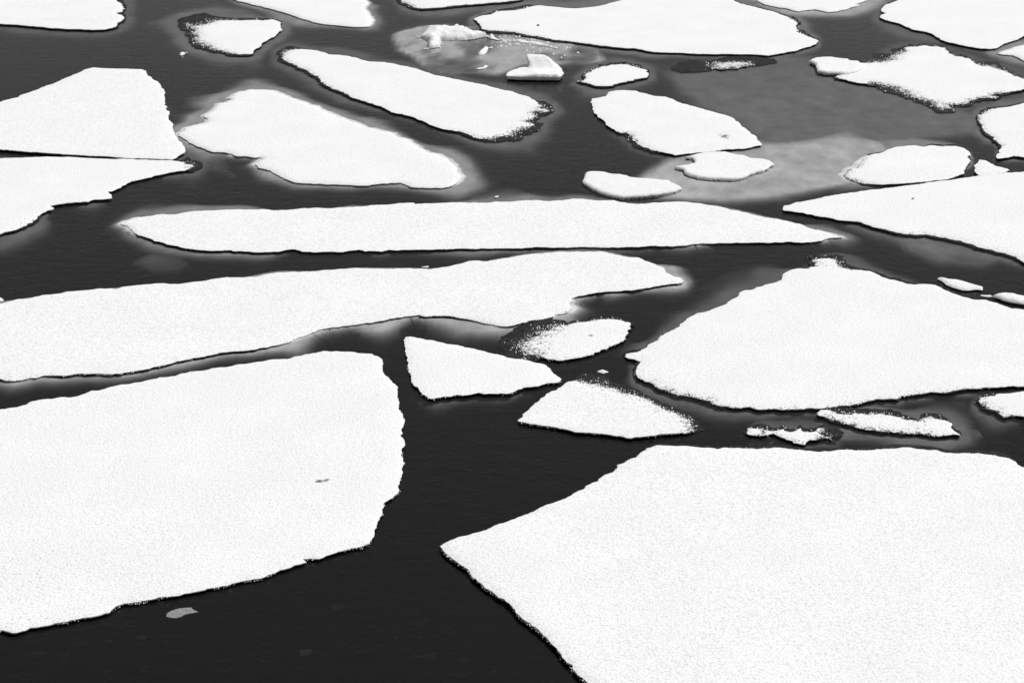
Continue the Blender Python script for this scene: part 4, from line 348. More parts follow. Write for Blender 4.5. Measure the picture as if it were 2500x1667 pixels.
  ice="-14.56,45.09,0.06,0 -13.83,45.65,0.06,0 -13.62,45.72,0.06,0 -13.43,45.81,0.06,0 -13.22,45.96,0.06,0 -13.11,46.18,0.06,0 -12.87,46.29,0.06,0 -12.62,46.37,0.06,0 -12.41,46.5,0.06,0 -12.17,46.48,0.06,0 -11.97,46.56,0.06,0 -11.8,46.71,0.06,0 -11.74,46.85,0.06,0 -11.64,46.94,0.06,0 -11.43,46.94,0.06,0 -11.3,47.06,0.06,0 -11.2,47.19,0.06,0 -10.93,47.33,0.06,0 -10.66,47.48,0.06,0 -10.32,47.64,0.06,0 -10.1,47.76,0.06,0 -9.97,47.88,0.06,0 -9.67,47.96,0.06,0 -9.39,48.12,0.06,0 -9.11,48.3,0.06,0 -8.81,48.35,0.06,0 -8.53,48.53,0.06,0 -8.14,48.65,0.06,0 -7.79,48.81,0.06,0 -7.35,48.98,0.06,0 -7.26,49.02,0.06,0 -6.94,49.23,0.06,0 -6.51,49.31,0.06,0 -6.31,49.48,0.06,0 -6.01,49.65,0.06,0 -5.68,49.79,0.06,0 -5.5,49.88,0.06,0 -5.18,49.86,0.06,0 -4.76,49.78,0.06,0 -4.27,49.65,0.06,0 -4.09,49.65,0.06,0 -3.9,49.49,0.06,0 -3.78,49.25,0.06,0 -3.75,49.01,0.06,0 -3.78,48.76,0.06,0 -3.67,48.43,0.06,0 -3.64,48.18,0.06,0 -3.5,47.77,0.06,0 -3.33,47.42,0.06,0 -3.24,47.15,0.06,0 -3.23,46.81,0.06,0 -3.12,46.39,0.06,0 -3.11,45.98,0.06,0 -3.04,45.61,0.06,0 -2.94,45.28,0.06,0 -2.86,44.89,0.06,0 -2.86,44.61,0.06,0 -2.88,44.33,0.06,0 -2.88,43.98,0.06,0 -2.8,43.63,0.06,0 -2.78,43.4,0.06,0 -2.82,43.21,0.06,0 -2.81,42.77,0.06,0 -2.73,42.31,0.06,0 -2.74,42,0.06,0 -2.75,41.75,0.06,0 -2.82,41.37,0.06,0 -2.83,41,0.06,0 -2.83,40.73,0.06,0 -2.96,40.4,0.06,0 -3.11,40.01,0.06,0 -3.16,39.47,0.06,0 -3.22,39.15,0.06,0 -3.27,38.81,0.06,0 -3.27,38.42,0.06,0 -3.3,38.15,0.06,0 -3.36,37.94,0.06,0 -3.45,37.85,0.06,0 -3.64,37.76,0.06,0 -3.86,37.65,0.06,0 -4.07,37.49,0.06,0 -4.23,37.36,0.06,0 -4.39,37.23,0.06,0 -4.55,37.27,0.06,0 -4.8,37.22,0.06,0 -4.71,37.06,0.06,0 -4.93,36.89,0.06,0 -5.27,36.66,0.06,0 -5.49,36.48,0.06,0 -5.58,36.38,0.06,0 -5.72,36.33,0.06,0 -5.76,36.31,0.06,0 -6.1,36.12,0.06,0 -6.28,36.01,0.06,0 -6.51,35.91,0.06,0 -6.73,35.84,0.06,0 -7,35.72,0.06,0 -7.29,35.57,0.06,0 -7.51,35.45,0.06,0 -7.75,35.45,0.06,0 -7.89,35.34,0.06,0 -8.11,35.26,0.06,0 -8.32,35.11,0.05,0 -8.53,35,0.06,0 -8.61,34.89,0.06,0 -8.7,34.74,0.06,0 -8.89,34.65,0.06,0 -9.1,34.55,0.06,0 -9.32,34.46,0.06,0 -9.53,34.38,0.06,0 -9.78,34.25,0.06,0 -9.98,34.14,0.06,0 -10.18,34.04,0.05,0 -10.27,33.93,0.05,0 -10.44,33.86,0.05,0 -10.56,33.86,0.06,0 -10.68,33.96,0.06,0 -10.73,34.01,0.06,0 -10.83,34.03,0.06,0 -11.53,34.09,0.06,0",
  shelf=None,
  cracks=["-4.872,41.037 -4.817,41.08 -4.738,41.099 -4.668,41.068 -4.608,41.142 -4.502,41.161 -4.55,41.105 -4.629,41.08 -4.673,41.037 -4.759,41.031"]),
 'bigright': dict(rough=0.6, fuzz=0.4, glow=0.23, palemelt=0, fb=1, spots=[],
  snow="-1.68,37.67 -1.63,37.75 -1.51,37.86 -1.21,38.1 -1.01,38.18 -0.69,38.4 -0.43,38.6 0,38.98 0.23,39.16 0.42,39.33 0.71,39.64 0.97,39.85 1.13,40.02 1.32,40.23 1.49,40.41 1.71,40.62 1.9,40.86 2.13,41.14 2.25,41.36 2.42,41.55 2.59,41.73 2.7,41.96 2.95,42.28 3.13,42.51 3.23,42.7 3.43,42.9 3.53,43.1 3.71,43.21 3.93,43.23 4.21,43.17 4.49,43.15 4.76,43.1 5.04,43.05 5.26,42.99 5.46,43.03 5.88,43.05 6.29,43.01 6.58,43.03 6.72,43.07 6.89,43.08 7.08,43 7.32,42.93 7.53,42.85 7.8,42.77 8.08,42.81 8.37,42.87 8.71,42.9 9.02,42.93 9.37,43 9.71,43.03 10.06,43.08 10.33,43.03 10.62,42.97 10.89,42.93 11.12,42.81 11.39,42.77 11.69,42.77 11.96,42.72 12.22,42.64 12.48,42.55 12.66,42.41 12.75,42.21 12.74,42.05 12.81,41.92 13.03,41.83 13.76,41.2 13.27,37.67 11.12,30.29 2.2,30.29 1.85,31.17 1.57,31.78 1.45,32.06 1.32,32.26 1.24,32.43 1.11,32.68 1.01,32.94 0.9,33.17 0.76,33.55 0.62,33.81 0.51,34.01 0.35,34.26 0.23,34.47 0.12,34.66 0,34.89 -0.12,35.06 -0.26,35.25 -0.41,35.49 -0.6,35.78 -0.75,36.02 -0.9,36.32 -1.05,36.63 -1.23,36.94 -1.41,37.2 -1.57,37.51",
  ice="-1.67,37.77,0.09,0 -1.63,37.84,0.09,0 -1.51,37.94,0.09,0 -1.21,38.18,0.09,0 -1.01,38.26,0.09,0 -0.68,38.48,0.09,0 -0.43,38.68,0.09,0 0,39.06,0.09,0 0.24,39.24,0.09,0 0.42,39.41,0.09,0 0.71,39.73,0.09,0 0.98,39.93,0.09,0 1.14,40.11,0.09,0 1.33,40.32,0.09,0 1.5,40.5,0.09,0 1.72,40.71,0.09,0 1.91,40.95,0.09,0 2.14,41.23,0.09,0 2.26,41.45,0.09,0 2.43,41.64,0.09,0 2.6,41.83,0.09,0 2.71,42.05,0.09,0 2.96,42.37,0.09,0 3.14,42.6,0.09,0 3.24,42.8,0.09,0 3.45,42.99,0.09,0 3.54,43.22,0.09,0 3.72,43.39,0.08,0 3.95,43.45,0.07,0 4.23,43.38,0.07,0 4.51,43.36,0.07,0 4.79,43.32,0.07,0 5.07,43.27,0.07,0 5.28,43.2,0.07,0 5.48,43.25,0.07,0 5.91,43.27,0.07,0 6.32,43.23,0.07,0 6.61,43.25,0.07,0 6.75,43.29,0.07,0 6.93,43.33,0.07,0 7.12,43.26,0.06,0 7.37,43.19,0.06,0 7.58,43.11,0.06,0 7.84,43.03,0.06,0 8.13,43.07,0.06,0 8.41,43.13,0.06,0 8.76,43.16,0.06,0 9.07,43.19,0.06,0 9.42,43.26,0.06,0 9.77,43.29,0.06,0 10.11,43.34,0.06,0 10.39,43.29,0.06,0 10.69,43.23,0.06,0 10.96,43.19,0.06,0 11.19,43.08,0.06,0 11.46,43.06,0.06,0 11.77,43.07,0.06,0 12.04,43.02,0.06,0 12.31,42.93,0.06,0 12.57,42.85,0.06,0 12.74,42.63,0.07,0 12.79,42.34,0.09,0 12.76,42.15,0.09,0 12.84,42.01,0.09,0 13.06,41.92,0.09,0 13.78,41.3,0.09,0 13.29,37.77,0.09,0 11.15,30.39,0.09,0 2.21,30.39,0.09,0 1.86,31.27,0.09,0 1.58,31.88,0.09,0 1.46,32.16,0.09,0 1.33,32.37,0.09,0 1.25,32.53,0.09,0 1.13,32.79,0.09,0 1.02,33.04,0.09,0 0.91,33.28,0.09,0 0.77,33.65,0.09,0 0.63,33.92,0.09,0 0.51,34.12,0.09,0 0.36,34.37,0.09,0 0.24,34.58,0.09,0 0.12,34.77,0.09,0 0.01,35,0.09,0 -0.11,35.17,0.09,0 -0.26,35.36,0.09,0 -0.4,35.6,0.09,0 -0.59,35.89,0.09,0 -0.74,36.14,0.09,0 -0.89,36.44,0.09,0 -1.05,36.75,0.09,0 -1.23,37.06,0.09,0 -1.41,37.32,0.09,0 -1.57,37.63,0.09,0",
  shelf=None,
  cracks=[]),
 'trianglemid': dict(rough=0.9, fuzz=0.25, glow=0.069, palemelt=0, fb=0.7, spots=[],
  snow="-3.23,50.84 -3.17,50.95 -3.01,50.97 -2.68,50.84 -2.42,50.68 -2.09,50.51 -1.92,50.38 -1.6,50.26 -1.37,50.07 -1.11,49.94 -0.79,49.73 -0.47,49.56 -0.16,49.35 0,49.24 0.16,49.21 0.47,49.06 0.78,48.85 0.93,48.72 1.05,48.44 1.17,48.07 1.29,47.83 1.39,47.6 1.31,47.48 1.12,47.4 0.91,47.3 0.61,47.16 0.3,47.09 0.12,46.93 0,46.82 -0.15,46.72 -0.45,46.68 -0.75,46.66 -0.9,46.72 -1.2,46.59 -1.5,46.55 -1.7,46.47 -1.94,46.34 -2.09,46.3 -2.3,46.32 -2.33,46.43 -2.49,46.62 -2.56,46.89 -2.67,47.24 -2.76,47.56 -2.8,47.83 -2.88,48.07 -2.88,48.4 -2.95,48.64 -3.04,49.14 -3.12,49.64 -3.16,50.07 -3.21,50.51",
  ice="-3.22,50.92,0.06,0 -3.17,51.01,0.06,0 -3.01,51.03,0.06,0 -2.69,50.9,0.06,0 -2.42,50.74,0.06,0 -2.09,50.57,0.06,0 -1.93,50.44,0.06,0 -1.6,50.32,0.06,0 -1.38,50.13,0.06,0 -1.12,50,0.06,0 -0.8,49.79,0.06,0 -0.48,49.62,0.06,0 -0.16,49.41,0.06,0 -0,49.3,0.06,0 0.15,49.26,0.06,0 0.47,49.11,0.06,0 0.78,48.91,0.06,0 0.93,48.79,0.06,0 1.05,48.5,0.06,0 1.16,48.14,0.06,0 1.28,47.9,0.06,0 1.38,47.69,0.06,0 1.3,47.6,0.06,0 1.12,47.52,0.06,0 0.91,47.42,0.06,0 0.6,47.29,0.06,0 0.3,47.21,0.06,0 0.12,47.06,0.06,0 -0,46.94,0.06,0 -0.15,46.85,0.06,0 -0.45,46.8,0.06,0 -0.75,46.79,0.06,0 -0.9,46.85,0.06,0 -1.2,46.71,0.06,0 -1.5,46.67,0.06,0 -1.71,46.6,0.06,0 -1.94,46.47,0.06,0 -2.09,46.42,0.06,0 -2.3,46.44,0.06,0 -2.33,46.55,0.06,0 -2.48,46.74,0.06,0 -2.56,47,0.06,0 -2.66,47.35,0.06,0 -2.75,47.66,0.06,0 -2.8,47.94,0.06,0 -2.87,48.18,0.06,0 -2.87,48.5,0.06,0 -2.95,48.75,0.06,0 -3.03,49.25,0.06,0 -3.11,49.75,0.06,0 -3.15,50.18,0.06,0 -3.2,50.6,0.06,0",
  shelf="-3.29,51.51 -3.22,51.64 -3.05,51.68 -2.71,51.54 -2.44,51.38 -2.11,51.2 -1.94,51.07 -1.62,50.95 -1.38,50.76 -1.12,50.63 -0.8,50.41 -0.47,50.24 -0.15,50.03 0,49.92 0.16,49.88 0.48,49.73 0.8,49.52 0.96,49.39 1.08,49.09 1.2,48.72 1.32,48.46 1.43,48.18 1.38,47.89 1.16,47.76 0.94,47.63 0.65,47.1 0.37,46.88 0.21,46.65 0.09,46.5 -0.09,46.38 -0.43,46.32 -0.75,46.31 -0.89,46.37 -1.16,46.22 -1.44,46.11 -1.63,45.92 -1.88,45.72 -2.12,45.65 -2.46,45.8 -2.6,46.09 -2.81,46.41 -2.9,46.85 -2.98,47.37 -2.98,47.9 -2.9,48.36 -2.95,48.64 -2.95,48.97 -3.04,49.2 -3.12,49.72 -3.19,50.24 -3.23,50.69 -3.28,51.15",
  cracks=[]),
 'fuzzyoval': dict(rough=1.4, fuzz=1.6, glow=0.23, palemelt=0, fb=0.7, spots=[(0.72, 50.53, 0.72, 1.29, 0.45)],
  snow="0.75,51.38 1.08,51.74 1.38,51.88 1.71,51.97 2.05,52.11 2.31,52.25 2.65,52.31 2.98,52.34 3.24,52.25 3.5,52.11 3.56,51.83 3.55,51.56 3.47,51.29 3.43,50.93 3.34,50.58 3.21,50.51 3.01,50.33 2.84,50.07 2.66,49.77 2.4,49.56 2.14,49.39 1.89,49.26 1.57,49.18 1.25,49.14 0.94,49.31 0.69,49.48 0.44,49.64 0.29,49.99 0.22,50.33 0.48,50.71 0.65,51.02",
  ice="0.4,53.18,0.01,0 0.94,53.35,0.01,0 1.37,52.68,0.01,0 1.71,52.24,0.05,0 2.05,52.38,0.05,0 2.32,52.52,0.05,0 2.66,52.59,0.05,0 3,52.61,0.05,0 3.27,52.52,0.05,0 3.54,52.36,0.05,0 3.62,52.02,0.05,0 3.6,51.68,0.05,0 3.52,51.38,0.05,0 3.48,51.01,0.05,0 3.38,50.62,0.05,0 3.23,50.53,0.05,0 3.03,50.35,0.05,0 2.86,50.1,0.05,0 2.68,49.79,0.05,0 2.42,49.58,0.05,0 2.15,49.4,0.05,0 1.89,49.28,0.05,0 1.57,49.19,0.05,0 1.25,49.15,0.05,0 0.94,49.32,0.05,0 0.64,49.24,0.01,0 0.22,48.84,0.01,0 -0.21,49.38,0.01,0 -0.35,50.97,0.01,0 0.06,52.15,0.01,0 0.25,52.65,0.01,0",
  shelf=None,
  cracks=["2.249,50.979 2.347,50.997 2.443,50.97 2.345,50.943"]),
 'rightbig': dict(rough=0.9, fuzz=0.8, glow=0.103, palemelt=0, fb=0.7, spots=[],
  snow="3.21,49.43 3.26,49.64 3.42,49.75 3.65,49.77 3.78,49.9 3.89,50.07 3.97,50.33 4.11,50.51 4.28,50.67 4.44,51.11 4.56,51.29 4.73,51.47 4.99,51.79 5.15,52.11 5.31,52.43 5.53,52.72 5.82,52.95 6.04,53.14 6.41,53.48 6.71,53.72 6.88,54.02 7.15,54.36 7.26,54.71 7.4,55.02 7.62,55.07 7.89,55.32 8.2,55.58 8.54,55.79 8.65,56.05 8.81,56.47 8.95,56.79 9.14,57.01 9.47,57.12 9.7,57.17 9.84,57.39 10.03,57.72 9.93,58 10.05,58.11 10.34,58.09 10.57,58.17 10.69,58 10.72,57.78 10.72,57.34 10.9,57.12 11.13,57.01 11.41,56.96 11.68,56.85 11.84,56.58 11.98,56.37 12.21,56.1 12.46,55.95 12.69,55.69 12.88,55.58 13.24,55.63 13.55,55.48 13.69,55.12 13.81,54.92 14,54.66 14.15,54.41 14.49,54.12 14.82,54.07 15.04,53.87 15.22,53.63 15.5,53.38 15.81,53.29 17.06,52.95 15.8,47.36 14.24,47.2 13.94,47.24 13.6,47.09 13.3,47.09 12.99,47.05 12.69,47.05 12.38,47.01 12.07,46.97 11.75,46.89 11.43,46.82 11.17,46.7 10.86,46.51 10.58,46.32 10.28,46.28 9.96,46.21 9.65,46.1 9.32,45.95 9.02,45.87 8.71,45.8 8.4,45.69 8.1,45.69 7.66,45.7 7.21,45.65 6.91,45.61 6.62,45.65 6.34,45.7 6.05,45.75 5.76,45.83 5.54,46.02 5.3,46.28 5.08,46.51 4.86,46.7 4.63,46.74 4.46,46.97 4.23,47.09 3.94,47.28 3.77,47.44 3.6,47.63 3.51,47.91 3.46,48.23 3.5,48.52 3.68,48.85 3.72,49.01 3.55,49.18 3.33,49.26",
  ice="3.18,49.53,0.05,0 3.24,49.86,0.05,0 3.43,50,0.05,0 3.65,50.02,0.05,0 3.78,50.11,0.05,0 3.89,50.21,0.06,0 3.97,50.45,0.06,0 4.12,50.61,0.06,0 4.29,50.74,0.06,0 4.46,51.18,0.06,0 4.57,51.35,0.06,0 4.75,51.53,0.06,0 5,51.85,0.06,0 5.16,52.18,0.06,0 5.32,52.5,0.06,0 5.55,52.78,0.06,0 5.83,53.01,0.06,0 6.05,53.21,0.06,0 6.43,53.54,0.06,0 6.72,53.79,0.06,0 6.89,54.08,0.06,0 7.18,54.44,0.06,0 7.28,54.79,0.06,0 7.42,55.08,0.06,0 7.63,55.13,0.06,0 7.9,55.39,0.06,0 8.22,55.64,0.06,0 8.56,55.86,0.06,0 8.67,56.13,0.06,0 8.83,56.56,0.06,0 8.96,56.91,0.06,0 9.16,57.15,0.06,0 9.49,57.26,0.06,0 9.73,57.5,0.04,0 9.82,57.99,0.01,0 9.9,58.13,0.01,0 9.82,58.48,0.01,0 10.1,58.82,0.01,0 10.4,58.43,0.04,0 10.66,58.6,0.03,0 10.94,58.83,0.01,0 11.08,58.65,0.01,0 11.06,58.28,0.01,0 11.13,58.02,0.01,0 11.24,57.52,0.02,0 11.46,57.2,0.05,0 11.73,57.09,0.05,0 11.9,56.82,0.05,0 12.04,56.61,0.05,0 12.27,56.34,0.05,0 12.52,56.19,0.05,0 12.74,55.9,0.05,0 12.92,55.74,0.06,0 13.27,55.78,0.06,0 13.6,55.65,0.06,0 13.74,55.3,0.06,0 13.87,55.09,0.06,0 14.05,54.84,0.06,0 14.2,54.59,0.06,0 14.54,54.28,0.06,0 14.86,54.21,0.06,0 15.08,54,0.06,0 15.26,53.76,0.06,0 15.54,53.52,0.06,0 15.85,53.42,0.06,0 17.11,53.07,0.06,0 15.83,47.44,0.06,0 14.26,47.27,0.06,0 13.97,47.31,0.06,0 13.62,47.15,0.06,0 13.31,47.12,0.05,0 12.99,47.04,0.04,0 12.69,47.01,0.03,0 12.38,46.98,0.03,0 12.07,46.94,0.03,0 11.75,46.86,0.03,0 11.44,46.79,0.03,0 11.18,46.67,0.03,0 10.88,46.49,0.03,0 10.59,46.29,0.03,0 10.28,46.25,0.03,0 9.97,46.18,0.03,0 9.66,46.07,0.03,0 9.33,45.92,0.03,0 9.02,45.84,0.03,0 8.72,45.77,0.03,0 8.4,45.66,0.03,0 8.1,45.66,0.03,0 7.66,45.67,0.03,0 7.21,45.62,0.03,0 6.91,45.59,0.03,0 6.62,45.63,0.03,0 6.33,45.69,0.03,0 6.04,45.72,0.03,0 5.74,45.78,0.02,0 5.51,45.96,0.01,0 5.26,46.23,0.01,0 5.05,46.45,0.01,0 4.83,46.63,0.01,0 4.59,46.67,0.01,0 4.43,46.91,0.01,0 4.21,47.04,0.02,0 3.92,47.24,0.02,0 3.74,47.41,0.02,0 3.56,47.64,0.03,0 3.47,47.97,0.04,0 3.42,48.35,0.05,0 3.48,48.7,0.05,0 3.65,49.03,0.05,0 3.69,49.1,0.05,0 3.53,49.21,0.05,0 3.31,49.29,0.05,0",
  shelf="2.63,49.62 2.78,51.4 3.27,52.26 3.58,52.28 3.65,51.95 3.77,51.51 3.89,51.61 3.98,52.17 4.07,52.82 4.17,53.62 4.31,54.05 4.52,54.3 4.74,54.53 4.87,54.79 5.09,55.26 5.43,55.77 5.81,56.13 6.06,56.35 6.41,56.68 6.63,56.82 6.69,56.94 6.87,57.09 7,57.5 7.3,58.3 7.71,58.62 8.05,58.93 8.28,59.13 8.43,59.02 8.39,58.73 8.62,58.75 8.95,58.74 9.25,58.01 9.6,58.01 9.82,58.28 9.76,59.17 9.84,58.96 9.76,59.41 10.14,60.31 10.64,60.08 11.02,60.25 11.41,60.42 11.58,60.15 11.61,59.96 11.69,60.07 11.78,59.9 12.04,59.8 12.38,59.66 12.58,59.3 12.72,59.08 12.95,58.84 13.16,58.62 13.29,58.06 13.35,57.51 13.47,56.56 13.78,56.35 13.92,55.99 14.05,55.78 14.24,55.53 14.39,55.27 14.73,54.96 15.05,54.9 15.28,54.69 15.46,54.44 15.74,54.19 16.06,54.09 17.34,53.69 16.04,47.84 14.38,47.51 14.06,47.54 13.7,47.37 13.38,47.27 12.96,46.77 12.64,46.68 12.33,46.63 12.03,46.59 11.73,46.52 11.43,46.45 11.19,46.36 10.89,46.18 10.6,45.97 10.28,45.93 9.96,45.85 9.65,45.72 9.32,45.53 9.01,45.43 8.69,45.35 8.37,45.24 8.06,45.23 7.62,45.25 7.17,45.16 6.84,44.95 6.5,44.74 6.17,44.62 5.83,44.54 5.47,44.51 5.18,44.65 4.91,44.91 4.72,45.1 4.53,45.25 4.3,45.3 4.14,45.58 3.93,45.76 3.63,46.02 3.39,46.26 3.12,46.73 2.94,47.57 2.91,48.69 2.95,49.64 3.09,49.86 3.15,49.04 3.08,48.33 2.86,48.43",
  cracks=[]),
 'kite': dict(rough=0.6, fuzz=1.2, glow=0.23, palemelt=0, fb=0.85, spots=[],
  snow="0.12,44.78 0.23,45.06 0.29,45.31 0.53,45.79 0.77,46.27 0.99,46.65 1.21,46.92 1.39,47.27 1.55,47.51 1.74,47.62 1.98,47.62 2.22,47.47 2.43,47.35 2.63,47.19 2.81,47 3.01,46.84 3.24,46.69 3.44,46.54 3.64,46.35 3.8,46.05 3.93,45.82 4.12,45.6 4.28,45.38 4.49,45.16 4.65,44.98 4.77,44.7 4.86,44.42 4.93,44.21 4.8,44.1 4.57,44.03 4.28,43.96 3.99,43.89 3.7,43.82 3.41,43.76 3.12,43.67 2.98,43.69 2.79,43.82 2.56,43.93 2.28,43.98 2,44.03 1.71,44.1 1.43,44.22 1.15,44.38 0.86,44.49 0.58,44.59 0.29,44.66",
  ice="0.13,44.9,0.07,0 0.25,45.15,0.07,0 0.3,45.39,0.07,0 0.54,45.87,0.07,0 0.78,46.35,0.07,0 1,46.73,0.07,0 1.21,47,0.07,0 1.4,47.35,0.07,0 1.56,47.58,0.07,0 1.74,47.89,0.05,0 2.02,48.3,0.01,0 2.3,48.28,0.01,0 2.52,48.15,0.01,0 2.74,47.95,0.01,0 2.9,47.68,0.01,0 3.09,47.49,0.01,0 3.32,47.33,0.01,0 3.53,47.13,0.01,0 3.72,46.83,0.02,0 3.87,46.45,0.03,0 4,46.23,0.03,0 4.19,46.01,0.03,0 4.35,45.79,0.03,0 4.57,45.58,0.03,0 4.74,45.4,0.02,0 4.87,45.1,0.02,0 4.99,44.81,0.01,0 5.07,44.38,0.01,0 4.86,44.1,0.01,0 4.58,44.05,0.04,0 4.28,44.03,0.07,0 4,44.03,0.07,0 3.71,43.96,0.07,0 3.42,43.89,0.07,0 3.13,43.8,0.07,0 2.99,43.82,0.07,0 2.8,43.96,0.07,0 2.57,44.06,0.07,0 2.29,44.12,0.07,0 2.01,44.17,0.07,0 1.72,44.24,0.07,0 1.44,44.35,0.07,0 1.16,44.52,0.07,0 0.87,44.62,0.07,0 0.58,44.73,0.07,0 0.3,44.8,0.07,0",
  shelf=None,
  cracks=[]),
 'fragment': dict(rough=1.5, fuzz=1.2, glow=0.069, palemelt=0, fb=0.7, spots=[(6.58, 44.15, 0.15, 0.36, 0.55)],
  snow="6.12,44.04 6.25,44.29 6.41,44.36 6.59,44.45 6.75,44.39 6.89,44.32 7.04,44.41 7.22,44.43 7.34,44.29 7.53,44.41 7.68,44.41 7.77,44.29 7.94,44.25 8.1,44.36 8.2,44.25 8.19,44.04 8.28,43.87 8.44,43.77 8.25,43.7 8.06,43.7 7.89,43.56 7.73,43.43 7.54,43.29 7.41,43.33 7.25,43.43 7.08,43.63 6.97,43.84 6.87,43.97 6.68,43.84 6.64,43.94 6.51,43.78 6.34,43.8 6.18,43.91",
  ice="6.09,44.17,0.04,0 6.25,44.52,0.04,0 6.43,44.61,0.04,0 6.62,44.71,0.04,0 6.79,44.65,0.04,0 6.93,44.58,0.04,0 7.08,44.66,0.04,0 7.26,44.69,0.04,0 7.39,44.54,0.04,0 7.57,44.66,0.04,0 7.72,44.66,0.04,0 7.82,44.54,0.04,0 7.98,44.51,0.04,0 8.15,44.61,0.04,0 8.32,44.62,0.02,0 8.41,44.57,0.01,0 8.54,44.44,0.01,0 8.69,43.93,0.01,0 8.3,43.5,0.01,0 8.07,43.66,0.02,0 7.91,43.58,0.04,0 7.75,43.44,0.04,0 7.55,43.3,0.04,0 7.4,43.33,0.04,0 7.24,43.44,0.04,0 7.07,43.65,0.04,0 6.95,43.85,0.04,0 6.87,43.98,0.04,0 6.68,43.84,0.04,0 6.64,43.94,0.04,0 6.51,43.79,0.04,0 6.33,43.81,0.04,0 6.16,43.93,0.04,0",
  shelf="6,44.57 6.17,45.41 6.49,45.72 6.76,45.86 6.96,45.8 7.09,45.73 7.25,45.81 7.44,45.83 7.57,45.69 7.76,45.81 7.93,45.8 8.03,45.68 8.2,45.65 8.42,45.75 8.62,45.58 8.77,45.47 9.02,45.22 8.98,44.19 8.49,43.25 8.13,43.36 7.97,43.39 7.8,43.26 7.55,43.09 7.35,43.13 7.15,43.27 6.96,43.51 6.86,43.7 6.79,43.78 6.63,43.63 6.62,43.72 6.49,43.58 6.26,43.61 5.99,43.9",
  cracks=[]),
 'seahorse': dict(rough=1.1, fuzz=1, glow=0.115, palemelt=0, fb=0.7, spots=[],
  snow="8.17,45.39 8.32,45.58 8.5,45.61 8.67,45.55 8.83,45.45 9.12,45.43 9.37,45.36 9.64,45.26 9.94,45.26 10.15,45.16 10.34,45.1 10.43,44.96 10.58,44.82 10.8,44.76 10.96,44.85 10.95,45 11.06,45.05 11.26,45.03 11.49,45.02 11.66,44.87 11.75,44.64 11.66,44.46 11.67,44.25 11.74,44.08 11.79,43.91 11.58,43.87 11.29,43.84 10.93,43.77 10.66,43.84 10.4,43.94 10.13,44.01 9.86,44.11 9.6,44.22 9.33,44.32 9.12,44.46 8.92,44.64 8.69,44.78 8.45,44.92 8.3,45.07 8.15,45.21",
  ice="8.19,45.48,0.06,0 8.34,45.73,0.06,0 8.56,45.95,0.03,0 8.76,45.98,0.02,0 8.92,45.88,0.02,0 9.21,45.86,0.02,0 9.46,45.78,0.02,0 9.74,45.69,0.02,0 10.03,45.69,0.02,0 10.25,45.58,0.02,0 10.46,45.52,0.02,0 10.55,45.36,0.02,0 10.68,45.2,0.02,0 10.86,45.13,0.02,0 10.96,45.14,0.02,0 10.94,45.29,0.02,0 11.12,45.42,0.02,0 11.35,45.42,0.02,0 11.57,45.32,0.03,0 11.72,45.04,0.05,0 11.82,44.77,0.05,0 11.73,44.6,0.05,0 11.75,44.43,0.05,0 11.82,44.25,0.05,0 11.85,43.99,0.05,0 11.61,43.88,0.04,0 11.3,43.82,0.03,0 10.93,43.73,0.02,0 10.66,43.8,0.02,0 10.39,43.9,0.02,0 10.12,43.97,0.02,0 9.85,44.07,0.02,0 9.58,44.17,0.02,0 9.31,44.28,0.02,0 9.1,44.42,0.02,0 8.9,44.59,0.02,0 8.66,44.74,0.02,0 8.42,44.88,0.02,0 8.27,45.06,0.03,0 8.14,45.28,0.06,0",
  shelf="8.23,46.01 8.38,46.82 8.74,47.26 9.02,47.36 9.21,47.28 9.51,47.28 9.78,47.29 10.09,47.31 10.42,47.38 10.69,47.28 10.94,47.21 11.07,47.15 11.17,47.26 11.07,47.24 10.84,46.66 10.82,46.81 11.29,47.54 11.82,47.6 12.18,47.29 12.54,46.83 12.82,46.07 12.92,45.85 13.14,46.24 13.22,45.76 12.74,43.71 11.71,42.3 11.07,42.32 10.66,42.46 10.37,42.62 10.12,42.83 9.88,43.05 9.64,43.26 9.37,43.4 9.09,43.53 8.89,43.75 8.71,44.02 8.5,44.23 8.25,44.43 8.07,44.82 8,45.53",
  cracks=[]),
 'rightsmall': dict(rough=1.1, fuzz=1, glow=0.092, palemelt=0, fb=0.7, spots=[],
  snow="12.71,46.13 12.9,46.43 13.1,46.62 13.3,46.72 13.52,46.74 13.83,46.78 14.14,46.83 14.74,46.82 15.23,46.43 14.77,45.32 14.11,45.03 13.69,45.1 13.42,45.19 13.2,45.21 13.02,45.32 12.86,45.5 12.79,45.72 12.72,45.98",
  ice="12.68,46.31,0.03,0 12.93,46.74,0.03,0 13.15,46.91,0.04,0 13.34,46.89,0.05,0 13.55,46.85,0.06,0 13.86,46.89,0.06,0 14.17,46.94,0.06,0 14.78,46.93,0.06,0 15.27,46.53,0.06,0 14.81,45.39,0.06,0 14.14,45.1,0.06,0 13.71,45.13,0.05,0 13.42,45.17,0.03,0 13.18,45.16,0.02,0 12.99,45.28,0.02,0 12.81,45.47,0.02,0 12.74,45.72,0.02,0 12.67,46.03,0.02,0",
  shelf="12.5,46.79 12.9,47.85 13.34,48.25 13.61,48.16 13.72,47.47 14.03,47.48 14.35,47.53 14.97,47.51 15.48,47.06 15,45.75 14.24,45.27 13.63,44.76 13.19,44.38 12.84,44.13 12.57,44.23 12.35,44.57 12.28,45.09 12.27,45.89",
  cracks=[]),
}
